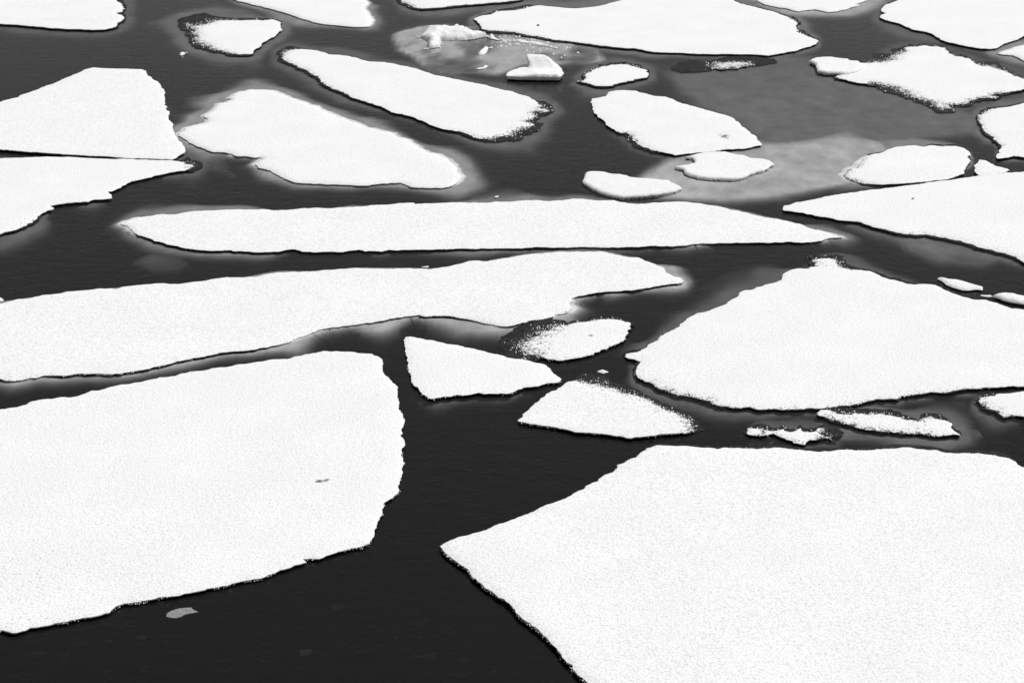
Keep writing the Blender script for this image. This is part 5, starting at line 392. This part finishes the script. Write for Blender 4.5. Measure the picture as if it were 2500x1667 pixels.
BLOCKS = {
 'diamondtop': dict(h=0.22, slope=0.08, lump=0.015, under=0.03, edge=0.6, mat='snow', outline="14.22,86.99 14.39,87.25 14.71,87.65 15.09,87.72 15.4,87.72 15.73,87.49 16.18,87.37 16.23,87.02 16.57,86.86 16.67,85.98 16.64,85.76 16.41,85.31 16.08,84.87 15.71,84.54 15.4,84.47 15,84.54 14.61,84.65 14.31,84.98 14.39,85.66 14.43,86.44 14.32,86.9"),
 'slabmid': dict(h=0.16, slope=0.08, lump=0.012, under=0, edge=0.55, mat='snow', outline="2.89,68.19 3.1,68.29 3.35,68.26 3.59,68.11 3.88,67.92 4.17,67.89 4.41,67.74 4.56,67.52 4.89,67.45 5.29,67.31 5.57,67.13 5.94,67.09 6.05,66.73 6.25,66.37 6.32,66.12 6.27,66.05 5.99,65.7 5.66,65.52 5.24,65.33 4.83,65.22 4.42,65.11 4.01,65.05 3.74,65.19 3.47,65.46 3.2,65.84 2.94,66.26 2.75,66.68 2.67,66.97 2.76,67.48"),
 'slabright': dict(h=0.15, slope=0.06, lump=0.012, under=0, edge=0.6, mat='snow', outline="6.85,70.36 6.98,70.49 7.36,70.8 7.63,70.96 8.04,71.12 8.47,71.12 8.87,70.8 9.28,70.57 9.44,70.17 9.85,70.02 10.05,69.86 10.18,69.4 10.18,69.38 9.67,68.51 9.35,68.28 9.15,68.06 8.85,67.59 8.53,67.33 8.07,67.33 7.58,67.4 7.14,67.59 6.84,67.88 6.66,68.28 6.62,68.73 6.3,68.99 6.48,69.09 6.79,69.24 7.15,69.52 7.14,70.28"),
 'tinylump': dict(h=0.07, slope=0.08, lump=0.03, under=0, edge=0.4, mat='snow', outline="2.41,48.38 2.48,48.44 2.57,48.51 2.66,48.43 2.74,48.35 2.66,48.29 2.58,48.23 2.47,48.31"),
 'boat': dict(h=0.1, slope=0.08, lump=0.03, under=0.03, edge=0.5, mat='snow', outline="13.76,56.19 13.87,56.27 14.09,56.14 14.38,56.03 14.61,55.83 14.83,55.57 15.03,55.36 14.95,55.1 14.74,55.15 14.55,55.07 14.31,55.1 14.09,55.36 13.94,55.62 13.84,55.98"),
 'rightlump': dict(h=0.16, slope=0.1, lump=0.03, under=0.03, edge=0.5, mat='snow', outline="15.13,54.43 15.32,54.61 15.56,54.71 15.81,54.63 15.94,54.46 16.24,54.31 16.5,54.01 16.46,53.81 15.93,53.73 15.63,53.86 15.4,54.05 15.26,54.3"),
 'linklump': dict(h=0.03, slope=0.06, lump=0.03, under=0, edge=0.1, mat='snow', outline="14.79,54.67 14.87,54.74 14.98,54.71 15.12,54.73 15.17,54.61 15.05,54.56 14.92,54.6"),
 'hummock': dict(h=0.34, slope=0.22, lump=0.11, under=0, edge=0.1, mat='snow', outline="-4.85,92.88 -4.66,92.99 -4.48,93.92 -4.34,94.6 -3.99,94.46 -3.72,94.73 -3.57,95.23 -3.34,95.01 -3.21,94.68 -2.95,95.23 -2.71,95.01 -2.41,94.19 -2.06,93.52 -1.61,93.33 -1.33,93.25 -1.11,92.73 -0.83,92.34 -0.55,92.21 -1.11,93.29 -1.39,93.03 -1.93,92.51 -2.37,92.26 -2.75,92.18 -3.31,92.26 -3.64,92.33 -3.46,91.09 -3.6,91.12 -3.58,90.62 -3.95,90.42 -4.27,90.37 -4.42,90.19 -4.16,90.33 -4.3,92.26 -4.72,93.03"),
 'slushline': dict(h=0.15, slope=0.2, lump=0.07, under=0, edge=0.1, mat='snow', outline="-0.88,92.46 -0.55,92.52 -0.22,92.36 0,92 0.33,92.1 0.61,92.18 0.88,91.75 1.26,91.59 1.64,91.24 1.95,90.78 2.27,90.32 2.16,90.32 1.85,90.81 1.41,90.99 0.98,91.32 0.66,91.62 0.33,91.82 0,91.92 -0.33,92.33 -0.72,92.49"),
 'bananalump': dict(h=0.22, slope=0.3, lump=0.03, under=0, edge=0.1, mat='block', outline="-1.66,89.28 -1.56,89.77 -1.35,90.46 -1.03,90.51 -0.95,90.8 -1.19,90.62 -1.26,89.63 -1.39,89.03 -1.6,88.91"),
 'smalllump': dict(h=0.18, slope=0.25, lump=0.03, under=0, edge=0.1, mat='block', outline="-1.73,85.89 -1.6,86.02 -1.37,86.13 -1.3,86.59 -1.14,86.47 -1.12,86.62 -1.29,86.11 -1.55,85.89"),
 'birdbit': dict(h=0.25, slope=0.25, lump=0.03, under=0, edge=0.1, mat='block', outline="-16.31,89.02 -16.16,88.8 -16.04,89.04 -16.07,89.53 -15.95,89.29 -15.98,89.51 -16.1,89.34 -16.23,89.15"),
 'leftbit': dict(h=0.08, slope=0.1, lump=0.03, under=0, edge=0.1, mat='snow', outline="-16.31,54.4 -16.08,54.45 -15.98,54.3 -15.96,54.23 -16.04,54.13 -16.22,54.04"),
 'channelbit': dict(h=0.03, slope=0.06, lump=0.03, under=0, edge=0.1, mat='snow', outline="-3,57.42 -2.91,57.47 -2.77,57.52 -2.73,57.46 -2.8,57.38 -2.95,57.4"),
 'rubblebit': dict(h=0.03, slope=0.06, lump=0.03, under=0, edge=0.1, mat='block', outline="-0.66,65.27 -0.6,65.38 -0.52,65.44 -0.49,65.37 -0.58,65.22"),
}
PADS = {
 'slushfield': dict(glow=0.75, noise=1.2, inner="-5.66,92.79 -4.89,94.1 -4.22,94.36 -2.53,94.36 -0.85,94.89 0,94.23 1.39,92.92 2.31,92.03 3.07,91.52 3.79,90.53 4.34,88.25 3.63,87.55 2.95,87.9 2.21,87.48 1.57,87.2 0.74,87.66 0,87.43 -0.52,85.85 -1.03,85.29 -1.8,85.73 -2.83,85.51 -3.62,85.96 -4.23,86.97 -4.52,88.6 -5.19,90.28",
  outer="-6.55,93.92 -5.48,97.23 -4.5,97.96 -2.63,98 -0.82,98.56 0.13,97.82 1.6,96.4 2.57,95.42 3.47,94.74 4.52,92.77 5.14,87.96 3.96,86.34 3.01,86.52 2.21,86.11 1.58,85.84 0.81,86.3 0.19,86.1 -0.31,84.56 -0.9,84 -1.78,84.41 -2.89,84.21 -3.84,84.71 -4.63,85.85 -5.07,87.63 -5.94,89.74"),
 'sheet': dict(glow=0.6, noise=0.12, inner="6.19,68.76 7.3,70.48 8.89,70.19 10.29,70.95 11.73,71.91 12.99,72.52 14.7,72.77 14.77,70.48 13.5,67.93 11.63,67 9.68,66.26 7.77,65.64 5.96,65.95 4.94,66.58 5.48,67.65",
  outer="5.89,72.22 7.34,74.41 9.14,74.17 10.63,75.03 12.2,76.11 13.83,76.79 16.15,76.11 16.02,70.42 14.08,66.7 11.72,65.49 9.59,64.73 7.54,64.12 5.3,64.6 3.74,66.24 4.64,69.89"),
 'haze': dict(glow=0.2, noise=0.05, inner="8.4,84.27 10.54,84.67 12.63,85.92 13.67,85.08 15.26,83.07 16.86,79.65 19.12,76.81 18.99,75.47 16.21,74.48 14.05,73.84 11.76,73.21 10.83,73.84 10.52,76.81 9.28,80.01",
  outer="5.73,87.38 10.28,95.47 14.24,98.48 16.02,97.22 18.06,94.31 20.14,89.12 22.73,81.92 21.1,74 16.64,71.11 13.61,70.2 10.85,69.65 9.41,70.46 8.59,73.61 6.67,77.81"),
 'patchright': dict(glow=0.14, noise=0.6, inner="13.4,60.95 14.07,61.4 14.88,61.18 15.62,60.05 16.1,58.55 15.45,58.13 14.31,58.55 13.7,59.62",
  outer="12.62,61.45 14.16,63.7 15.58,63.62 16.64,61.75 16.91,58.38 15.57,57.22 13.91,57.58 12.92,58.93"),
 'patchleft': dict(glow=0.05, noise=0.6, inner="-12.51,58.13 -12.11,58.55 -11.28,58.55 -10.94,58.13 -11.13,57.63 -11.76,57.39",
  outer="-12.95,58.16 -12.47,59.58 -11.25,59.55 -10.52,58.17 -10.84,57.21 -11.84,56.94"),
 'slushlink': dict(glow=0.1, noise=0.5, inner="8.03,44.83 8.91,45.2 9.81,44.7 11.34,44.25 12.27,44.51 12.39,44.1 10.81,43.79 8.9,43.89 7.97,44.1",
  outer="7.77,45.15 8.92,45.89 9.95,45.4 11.56,44.93 12.61,45.05 12.7,44.03 10.88,43.51 8.77,43.59 7.67,43.92"),
 'topslush': dict(glow=0.22, noise=0.5, inner="-6.08,102.99 -4.3,101.37 -2.27,101.6 1.15,102.99 5.31,103.7 5.62,105.14 -6.08,105.14",
  outer="-6.5,102.63 -4.44,100.53 -2.26,100.69 1.25,102.09 5.63,103.05 6.11,106.04 -6.48,106.86"),
}
PANE = "-7.44,34.71 -7.42,34.81 -7.35,34.9 -7.22,34.99 -7.08,35.02 -6.94,35.03 -6.91,34.95 -6.82,34.88 -6.76,34.84 -6.93,34.78 -7.06,34.71 -7.13,34.62 -7.22,34.58 -7.34,34.6 -7.42,34.64"

# ------------------------------------------------------------------ the sea: one closed body of absorbing water
R = 2500.0; DEPTH = 40.0
v = [(-R, -R, 0), (R, -R, 0), (R, R, 0), (-R, R, 0), (-R, -R, -DEPTH), (R, -R, -DEPTH), (R, R, -DEPTH), (-R, R, -DEPTH)]
f = [(0, 1, 2, 3), (7, 6, 5, 4), (0, 4, 5, 1), (1, 5, 6, 2), (2, 6, 7, 3), (3, 7, 4, 0)]
sea = link('sea_water', mesh('sea_water', v, f, False), M['water']); sea['kind'] = 'structure'

# ------------------------------------------------------------------ floes
SNOW_Z = .145
def build_shelf(ice, outer, glow, seed, noise=.25, name='submerged_shelf', parent=None, solid=False):
    lo, hi = outer.min(0) - .8, outer.max(0) + .8
    far = max(lo[1], 35); dx = .22 * max(1, far / 60); dy = .32 * max(1, far / 60)
    xs = np.arange(lo[0], hi[0] + dx, dx); ys = np.arange(lo[1], hi[1] + dy, dy)
    gx, gy = np.meshgrid(xs, ys); pts = np.stack([gx.ravel(), gy.ravel()], 1)
    di, _ = seg_dist(pts, ice); do, _ = seg_dist(pts, outer)
    ii = inside(pts, ice); io = inside(pts, outer)
    t = np.where(ii, 0, di / np.maximum(di + do, 1e-6)); t = np.where(io | ii, t, 1.0)
    d0 = -math.log(glow) / (WATER_K * 5)
    t = np.clip(t * (1 + 1.2 * (fbm(pts[:, 0] * .5, pts[:, 1] * .3, seed + 77) - .5)), 0, 1) * (io | ii) + (~(io | ii))
    t = np.clip((t - .22) / .78, 0, 1)
    nz = fbm(pts[:, 0] * .55, pts[:, 1] * .35, seed) - .5; nz2 = fbm(pts[:, 0] * 2.2, pts[:, 1] * 1.2, seed + 9) - .5
    dep = d0 + .26 * t**1.9 + (nz * .13 + nz2 * .05) * noise * (1 if solid else np.minimum(1, t * 3 + .25))
    dep = np.maximum(dep, .012)
    keep = (io | (do < .7)) & (solid | (~ii) | (di < 1.2)); keep = keep.reshape(gx.shape)
    nx = len(xs); idm = np.full(gx.size, -1); quads = []
    k = keep[:-1, :-1] & keep[1:, :-1] & keep[:-1, 1:] & keep[1:, 1:]
    jj, ii2 = np.nonzero(k); a = jj * nx + ii2
    q = np.stack([a, a + 1, a + nx + 1, a + nx], 1); u = np.unique(q); idm[u] = np.arange(len(u))
    V = np.column_stack([pts[u], -dep[u]])
    return link(name, mesh(name, V, idm[q].tolist()), M['shelf'], parent)

def build_floe(key, D, name, label, seed):
    snow0, ice0 = P(D['snow']), P(D['ice']); rough, fuzz = D['rough'], D['fuzz']; fb = D['fb']; SNOW_Z = .145 * fb; TOP = .085 * fb
    ctr = snow0.mean(0); root = thing(name, label, 'ice floe', (ctr[0], ctr[1], 0), 'ice floes adrift on the dark water')
    cn = counts(snow0); snow = resample(snow0, cn)
    if len(ice0) == len(snow0): ice3 = resample(ice0, cn); he_s = ice3[:, 2]; pale = ice3[:, 3]
    else: ice3 = resample(ice0, counts(ice0[:, :2])); he_s = np.full(len(snow), .02); pale = np.zeros(len(snow))
    pale_i = ice3[:, 3]
    rimw = np.clip((TOP - he_s) / (.8 * TOP), 0, 1) * (1 - pale)
    snow_j = jag(snow, rough * (.55 + .9 * rimw), seed)
    ice_j = jag(ice3[:, :2], rough * (.55 + .9 * rimw) if len(ice3) == len(snow) else rough, seed if len(ice3) == len(snow) else seed + 5); he = ice3[:, 2]
    far = max(1, ctr[1] / 48)
    # snow cover: a thin uneven sheet with a rounded, crumbling rim
    ext = fill_points(snow_j, [.06 * far, .18 * far, .45 * far], .45 * far)
    for (sx, sy, wx, wy, amt) in D['spots']:
        if wx < 2:
            g = (np.stack(np.meshgrid(np.linspace(-2, 2, 11), np.linspace(-2, 2, 11)), 2).reshape(-1, 2) + rs.rand(121, 2) * .2) * (wx, wy) + (sx, sy)
            ext = np.concatenate([ext, g[inside(g, snow_j)]])
    V, Fc = triangulate(snow_j, ext); d, ix = seg_dist(V, snow_j)
    edge = np.exp(-d / .10); z = SNOW_Z + .03 * fb * (fbm(V[:, 0] * .35, V[:, 1] * .35, seed) - .5) + .018 * fb * (fbm(V[:, 0] * 2.1, V[:, 1] * 2.1, seed + 3) - .5)
    rw = rimw[ix]; z = z - edge * (.035 + .035 * rw + .05 * pale[ix]) * fb
    melt_shade = np.minimum(.72, fuzz * (.12 + .62 * rw)) * np.exp(-d / (.08 * far + .26 * rw * far * max(1, fuzz)**1.6))
    for (sx, sy, wx, wy, amt) in D['spots']:
        e = np.exp(-(((V[:, 0] - sx) / wx)**2 + ((V[:, 1] - sy) / wy)**2)); melt_shade = np.maximum(melt_shade, amt * e); z = z - .02 * e * (wx < 1)
    melt_shade = np.clip(melt_shade + D['palemelt'] * pale[ix] * np.exp(-d / (.22 * far)), 0, 1)
    nV = len(V); top = np.column_stack([V, z])
    n = normals(snow_j); m = len(snow_j); ze = SNOW_Z - (.04 + .035 * rimw + .05 * pale) * fb
    lump = (vnoise(snow_j[:, 0] * 9, snow_j[:, 1] * 9, seed) - .3) * .03
    r1 = np.column_stack([snow_j + n * lump[:, None], ze - .012]); r2 = np.column_stack([snow_j - n * .03, np.maximum(ze - .05 * fb, he_s - .03)])
    r0 = np.column_stack([snow_j, ze + .004])
    VV = np.concatenate([top, r0, r1, r2]); A = np.arange(m); B = (A + 1) % m
    Fs = list(Fc)
    for k in (0, 1):
        a = nV + k * m; Fs += np.stack([a + A, a + m + A, a + m + B, a + B], 1).tolist()
    me = mesh('snow_cover', VV, Fs); mm = np.concatenate([melt_shade, (np.array([.2, .5, .8])[:, None] * (1 - pale)[None]).ravel()]); set_attr(me, 'melt', mm)
    link('snow_cover', me, M['snow'], root)
    # ice slab: wet rim on top, undercut wall at the waterline
    ext = fill_points(ice_j, [.15 * far, .4 * far], .8 * far)
    V, Fc = triangulate(ice_j, ext); d, ix = seg_dist(V, ice_j)
    hv = he[ix]; din = (TOP - hv) * 6 * far + .08
    z = hv + (TOP - .025 * fb - hv) * np.clip(d / din, 0, 1) + .03 * (fbm(V[:, 0] * 5, V[:, 1] * 4, seed + 20) - .5) * (hv < TOP * .85) * np.clip(d * 12, 0, 1)
    n = normals(ice_j); m = len(ice_j); nV = len(V)
    wob = .05 * (fbm(ice_j[:, 0] * 2.5, ice_j[:, 1] * 2.5, seed + 31) - .5)
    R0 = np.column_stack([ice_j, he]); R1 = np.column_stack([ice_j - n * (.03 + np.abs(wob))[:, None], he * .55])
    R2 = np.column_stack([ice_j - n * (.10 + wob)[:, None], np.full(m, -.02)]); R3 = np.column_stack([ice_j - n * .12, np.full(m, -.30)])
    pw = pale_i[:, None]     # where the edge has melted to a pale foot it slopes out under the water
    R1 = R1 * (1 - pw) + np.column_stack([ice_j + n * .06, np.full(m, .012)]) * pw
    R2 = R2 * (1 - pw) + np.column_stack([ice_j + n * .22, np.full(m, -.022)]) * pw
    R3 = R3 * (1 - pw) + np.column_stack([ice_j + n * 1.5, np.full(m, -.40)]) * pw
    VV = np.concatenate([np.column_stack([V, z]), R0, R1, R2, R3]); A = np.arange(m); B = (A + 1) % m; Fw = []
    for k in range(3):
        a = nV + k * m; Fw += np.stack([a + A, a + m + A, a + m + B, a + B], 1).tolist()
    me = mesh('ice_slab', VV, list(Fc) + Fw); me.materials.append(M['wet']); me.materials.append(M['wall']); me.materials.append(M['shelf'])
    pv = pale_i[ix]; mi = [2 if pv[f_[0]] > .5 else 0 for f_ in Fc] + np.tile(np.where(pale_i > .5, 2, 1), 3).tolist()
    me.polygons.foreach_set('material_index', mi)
    o = bpy.data.objects.new('ice_slab', me); COL.objects.link(o); o.parent = root; o.location = -root.location
    # loose snow grains thinning out over the wet rim
    if len(ice3) == len(snow):
        cand = np.nonzero(rimw > .12)[0]; gap = ice_j - snow_j; base = snow_j
    else:
        cand = np.arange(len(snow)); gap = n[:1].repeat(len(snow), 0) * 0 + normals(snow_j) * .8; base = snow_j
    if len(cand):
        gl = np.linalg.norm(gap[cand], axis=1); rep = np.clip((gl * 4 * fuzz).astype(int), 0, 4) * (gl > .16 * far)
        idx = np.repeat(cand, rep); u = rs.exponential(.20, len(idx)); ok = u < .93; idx, u = idx[ok], u[ok]
        c = base[idx] + gap[idx] * u[:, None] + rs.randn(len(idx), 2) * .05 * far
        ok = inside(c, ice_j); c, u, idx = c[ok], u[ok], idx[ok]
        if len(c): build_grains(c, TOP + (he_s[idx] - TOP) * u, far, root)
    if ctr[1] < 55:      # crumbs of snow clinging to the broken near edge
        n2 = normals(snow_j); k = np.nonzero(rs.rand(len(snow_j)) < 1.6 * fb * np.clip(vnoise(snow_j[:, 0] * 2.2, snow_j[:, 1] * 2.2, seed + 8) - .35, 0, 1) + .25 * (fb > .95))[0]; k = np.repeat(k, 2)
        c = snow_j[k] + n2[k] * (rs.rand(len(k), 1) * .035); build_grains(c, (SNOW_Z - .035 * fb) - .055 * fb * rs.rand(len(k)), 1.0, root, .6)
    if D['shelf']:
        build_shelf(ice_j[::6], P(D['shelf']), D['glow'], seed + 50, parent=root)
    for k, cr in enumerate(D['cracks']):
        q = P(cr); V = [(x, y, SNOW_Z + .03) for x, y in q]
        link('crack', mesh('crack', V, [tuple(range(len(q)))], False), M['wall'], root)
    return root

def build_grains(c, z, far, root, big=1.0):
    k = 5; N = len(c); r = (.008 + .022 * rs.rand(N)**3) * far**.6 * big; ang = rs.rand(N) * 6.28
    th = ang[:, None] + np.arange(k)[None] * 2 * math.pi / k; rr = r[:, None] * (.7 + .6 * rs.rand(N, k))
    ring = np.stack([c[:, 0:1] + rr * np.cos(th), c[:, 1:2] + rr * np.sin(th), np.repeat(z[:, None] - .012, k, 1)], 2)
    apex = np.stack([c[:, 0], c[:, 1], z + r * (.7 + .5 * rs.rand(N))], 1)[:, None]
    V = np.concatenate([ring, apex], 1).reshape(-1, 3); b = np.arange(N)[:, None] * (k + 1)
    F_ = np.concatenate([np.concatenate([b + i, b + (i + 1) % k, b + k], 1)[:, None] for i in range(k)], 1).reshape(-1, 3)
    o = link('snow_grains', mesh('snow_grains', V, F_.tolist(), True), M['snow'], root); o['kind'] = 'stuff'

LABELS = {
 'topleft': 'rounded snowy floe in the top left corner with a notched right side',
 'topoval': 'small oval floe near the top left with a wide dark slushy left rim',
 'topwedge': 'blunt wedge-shaped floe cut by the top edge above the long slanting floe',
 'topstrip': 'thin sliver of snowy floe at the top edge right of the blunt wedge',
 'topbig': 'largest floe along the top, broad and white, behind the upright ice blocks',
 'toppale': 'floe at the top edge ringed by a bright pale underwater ledge',
 'topright': 'broad snowy floe in the top right corner',
 'righttip': 'pale pointed floe tip at the right edge just below the top right floe',
 'diamond': 'ragged diamond-shaped floe at upper right with a low block on its left point',
 'rightedge': 'floe cut by the right edge, below the ragged diamond-shaped floe',
 'leftpoly': 'angular floe with straight sides at the left edge, upper of two touching floes',
 'leftsecond': 'floe at the left edge with a stepped lower side, just under the angular floe',
 'leftlens': 'big teardrop floe with a pale submerged edge, right of the angular floe',
 'midlong': 'long slanting floe at upper centre with a dark granular left tip',
 'fishshape': 'fish-shaped floe with a small bare grey hole like an eye',
 'smalloval': 'small leaf-shaped floe right of the upright horned block',
 'darkslush': 'dark waterlogged floe with only a small sprinkle of snow on top',
 'rightoval': 'small oval floe at right beside the pale sheet of submerged ice',
 'smalltriangle': 'tiny triangular floe wedged above the pointed floe at the right edge',
 'rightwedge': 'large pointed floe entering from the right edge, its tip facing left',
 'longstrip': 'very long narrow floe stretching across the middle of the water',
 'longleft': 'long floe from the left edge with a hooked notch, below the narrow strip',
 'bigleft': 'huge floe at lower left with a wavy right side and a short crack',
 'bigright': 'huge smooth floe filling the bottom right corner with a sharp left point',
 'trianglemid': 'triangular floe near the centre with a straight left side',
 'fuzzyoval': 'oval floe near the centre whose left end fades into dark slush',
 'rightbig': 'large floe at right with a knobbed peak and a small beak on its left',
 'kite': 'kite-shaped floe at centre with a dark speckled upper right side',
 'fragment': 'ragged small snow fragment left of the seahorse-shaped floe',
 'seahorse': 'narrow seahorse-shaped floe with a notched back above the bottom right floe',
 'rightsmall': 'small rounded floe at the right edge above the huge bottom right floe',
}
for i, (key, D) in enumerate(FLOES.items()):
    build_floe(key, D, 'ice_floe', LABELS[key], 100 + i * 13)

# ------------------------------------------------------------------ ice standing up out of the water
BLOCK_LABELS = {
 'diamondtop': ('ice_block', 'low smooth ice block resting on the left point of the diamond-shaped floe', 'ice block'),
 'slabmid': ('ice_block', 'thick rounded ice slab with grey sides just above the very long floe', 'ice block'),
 'slabright': ('ice_block', 'thick ice slab with a notched left end under the fish-shaped floe', 'ice block'),
 'tinylump': ('ice_lump', 'tiny white lump floating above the kite-shaped floe', 'ice lump'),
 'boat': ('ice_block', 'boat-shaped white ice block lying off the large right floe', 'ice block'),
 'rightlump': ('ice_block', 'craggy white ice block at the right edge beyond the boat-shaped one', 'ice block'),
 'linklump': ('ice_lump', 'low thin lump between the boat-shaped block and the craggy block', 'ice lump'),
 'hummock': ('ice_hummock', 'lumpy snow hummock with a bumpy crest at the slush field', 'ice hummock'),
 'slushline': ('slush_ridge', 'low broken ridge of white slush right of the lumpy hummock', 'slush ridge'),
 'bananalump': ('ice_lump', 'curved white lump in the slush field below the lumpy hummock', 'ice lump'),
 'smalllump': ('ice_lump', 'small two-humped lump at the lower edge of the slush field', 'ice lump'),
 'birdbit': ('ice_lump', 'tiny pointed ice bit below the small oval floe at upper left', 'ice lump'),
 'leftbit': ('ice_lump', 'small ice chunk at the left edge on the long left floe', 'ice lump'),
 'channelbit': ('ice_lump', 'small flat ice bit in the channel below the very long floe', 'ice lump'),
 'rubblebit': ('ice_lump', 'tiny grey ice bit above the middle of the very long floe', 'ice lump'),
}
def build_block(name, label, cat, loop0, height, slope, lump, under, seed, edge=.1, mat='block', hfun=None, lean=None):
    b = np.roll(loop0, -1, 0); L = np.linalg.norm(b - loop0, axis=1); loop = resample(loop0, np.maximum(1, np.ceil(L / .06)).astype(int))
    size = np.ptp(loop, axis=0).max(); a_ = min(.45, np.ptp(loop, axis=0).min() / 4, size / 5); loop = jag(loop, a_, seed, a_); step = max(.05, min(.12, size / 25))
    ext = fill_points(loop, [.04, .10], step); V, Fc = triangulate(loop, ext); d, _ = seg_dist(V, loop)
    H = height if hfun is None else hfun(V[:, 0], V[:, 1])
    prof = 1 - np.exp(-d / max(slope * .5, .02)); ncl = fbm(V[:, 0] * 1.6, V[:, 1] * 1.6, seed) - .5
    fine = fbm(V[:, 0] * 6, V[:, 1] * 6, seed + 4) - .5
    z0 = max(under, .02, edge * height)
    z = z0 + (H - z0) * prof + (ncl * lump * 2.4 + fine * lump * 1.6) * np.clip(d / .15, 0, 1)
    top = np.column_stack([V, np.maximum(z, .015)]); n = normals(loop); m = len(loop); nV = len(V)
    r0 = np.column_stack([loop, np.full(m, z0)])
    if under > 0:     # melted underneath: the foot is set back behind the rim
        r1 = np.column_stack([loop - n * .06, np.full(m, under * .6)]); r2 = np.column_stack([loop - n * .22, np.full(m, -.02)])
    else:
        r1 = np.column_stack([loop + n * .005, np.full(m, z0 * .5)]); r2 = np.column_stack([loop - n * .02, np.full(m, -.02)])
    r3 = np.column_stack([loop - n * .22, np.full(m, -.18)])
    VV = np.concatenate([top, r0, r1, r2, r3]); A = np.arange(m); B = (A + 1) % m; Fw = []
    for k in range(3):
        a = nV + k * m; Fw += np.stack([a + A, a + m + A, a + m + B, a + B], 1).tolist()
    if lean is not None: VV[:, 0] += lean(VV)
    c = loop.mean(0); VV[:, :2] -= c
    me = mesh(name, VV, list(Fc) + Fw); me.materials.append(M[mat]); me.materials.append(M['wall']); me.materials.append(M['block'])
    mi = [0] * (len(Fc) + m) + [1 if under > 0 else 0] * m + [1] * m; set_attr(me, 'melt', np.concatenate([np.zeros(nV), np.repeat([.1, .45, .6, .8], m)])); me.polygons.foreach_set('material_index', mi)  # block sides speckled darker towards the foot: their shade put into the colour
    o = bpy.data.objects.new(name, me); COL.objects.link(o); o.location = (c[0], c[1], 0)
    return tag(o, label, cat, 'pieces of ice standing in the water' if cat != 'slush ridge' else None)
for i, (key, D) in enumerate(BLOCKS.items()):
    nm, lb, ct = BLOCK_LABELS[key]
    build_block(nm, lb, ct, P(D['outline']), D['h'], D['slope'], D['lump'], D['under'], 900 + i * 7, D['edge'], D['mat'])

def horn(x, y):
    t = np.clip((y - 84.55) / 1.0, 0, 1) * np.clip((x - .72) / .16, 0, 1) * np.clip((2.45 - x) / .5, 0, 1)
    return .36 + .42 * t * t * (3 - 2 * t) - .09 * np.clip(1.0 - x, 0, 1)
build_block('ice_block', 'upright ice block with a raised horn standing in open water', 'ice block',
            np.array([(-.27, 83.6), (.5, 83.5), (1.4, 83.45), (2.2, 83.45), (2.36, 84.1), (2.33, 84.9), (2.05, 85.5), (1.85, 85.95), (.85, 85.95), (.65, 85.3), (.3, 85.1), (-.05, 84.7), (-.3, 84.2)]),
            .4, .10, .03, .09, 1400, .55, 'block', horn, lambda V: -np.clip(V[:, 2] - .42, 0, 1) * .75)

# ------------------------------------------------------------------ pale ice lying just under the surface
PAD_LABELS = {
 'slushfield': 'pale patch of submerged slush around the horned block and the hummock',
 'sheet': 'pale submerged ice sheet joining two thick slabs and the small oval floe',
 'haze': 'wide dim grey sheet of sunken ice left of the ragged diamond-shaped floe',
 'patchright': 'faint submerged patch below the large pointed floe at right',
 'patchleft': 'faint small submerged patch between the two long floes at left',
 'slushlink': 'grey submerged slush joining the ragged fragment and the seahorse-shaped floe',
 'topslush': 'strip of pale submerged slush between two floes at the top edge',
}
for i, (key, D) in enumerate(PADS.items()):
    o = build_shelf(P(D['inner']), P(D['outer']), D['glow'], 700 + i * 5, D['noise'], 'submerged_ice', None, True)
    tag(o, PAD_LABELS[key], 'submerged ice')
    if key == 'slushfield':      # broken slush showing above the water along the far side of the patch
        a = P(BLOCKS['slushline']['outline']); c = np.concatenate([a[rs.randint(0, len(a), 150)] + rs.randn(150, 2) * (.5, .9), P(D['inner'])[rs.randint(0, 8, 40)] * (1, 1) + rs.randn(40, 2) * (.8, .8)])
        c = c[inside(c, P(D['inner']))]; build_grains(c, np.full(len(c), .0), 1.9, o, 1.9)

# ------------------------------------------------------------------ thin pane of new ice by the big left floe
q = P(PANE); q = resample(q, np.full(len(q), 4)); m = len(q); c = q.mean(0); q = q - c
V = np.concatenate([np.column_stack([q, np.full(m, .012)]), np.column_stack([q, np.full(m, -.02)])])
A = np.arange(m); B = (A + 1) % m
o = link('thin_ice_sheet', mesh('thin_ice_sheet', V, [tuple(range(m))] + np.stack([A, m + A, m + B, B], 1).tolist(), False), M['pane'])
o.location = (c[0], c[1], 0); tag(o, 'thin grey pane of clear ice alone in the black water at lower left', 'ice pane')

# ------------------------------------------------------------------ crumbs of ice drifting just under the near water
N = 70; V = []; Fq = []
for k in range(N):
    x = -10.5 + 13.5 * rs.rand(); y = 31.5 + 4.2 * rs.rand()**1.3; r = .03 + .10 * rs.rand()**2.5; dz = -.19 - .10 * rs.rand(); b = len(V); a0 = rs.rand() * 6.28
    for i in range(6): V.append((x + 1.5 * r * math.cos(a0 + i * 1.047) * (.6 + .8 * rs.rand()), y + r * math.sin(a0 + i * 1.047) * (.6 + .8 * rs.rand()), dz - .01))
    V.append((x, y, dz)); Fq += [(b + i, b + (i + 1) % 6, b + 6) for i in range(6)]
o = link('submerged_ice_crumbs', mesh('submerged_ice_crumbs', V, Fq), M['shelf']); o['kind'] = 'stuff'
tag(o, 'faint scattered crumbs of ice under the black water at bottom left', 'ice crumbs')
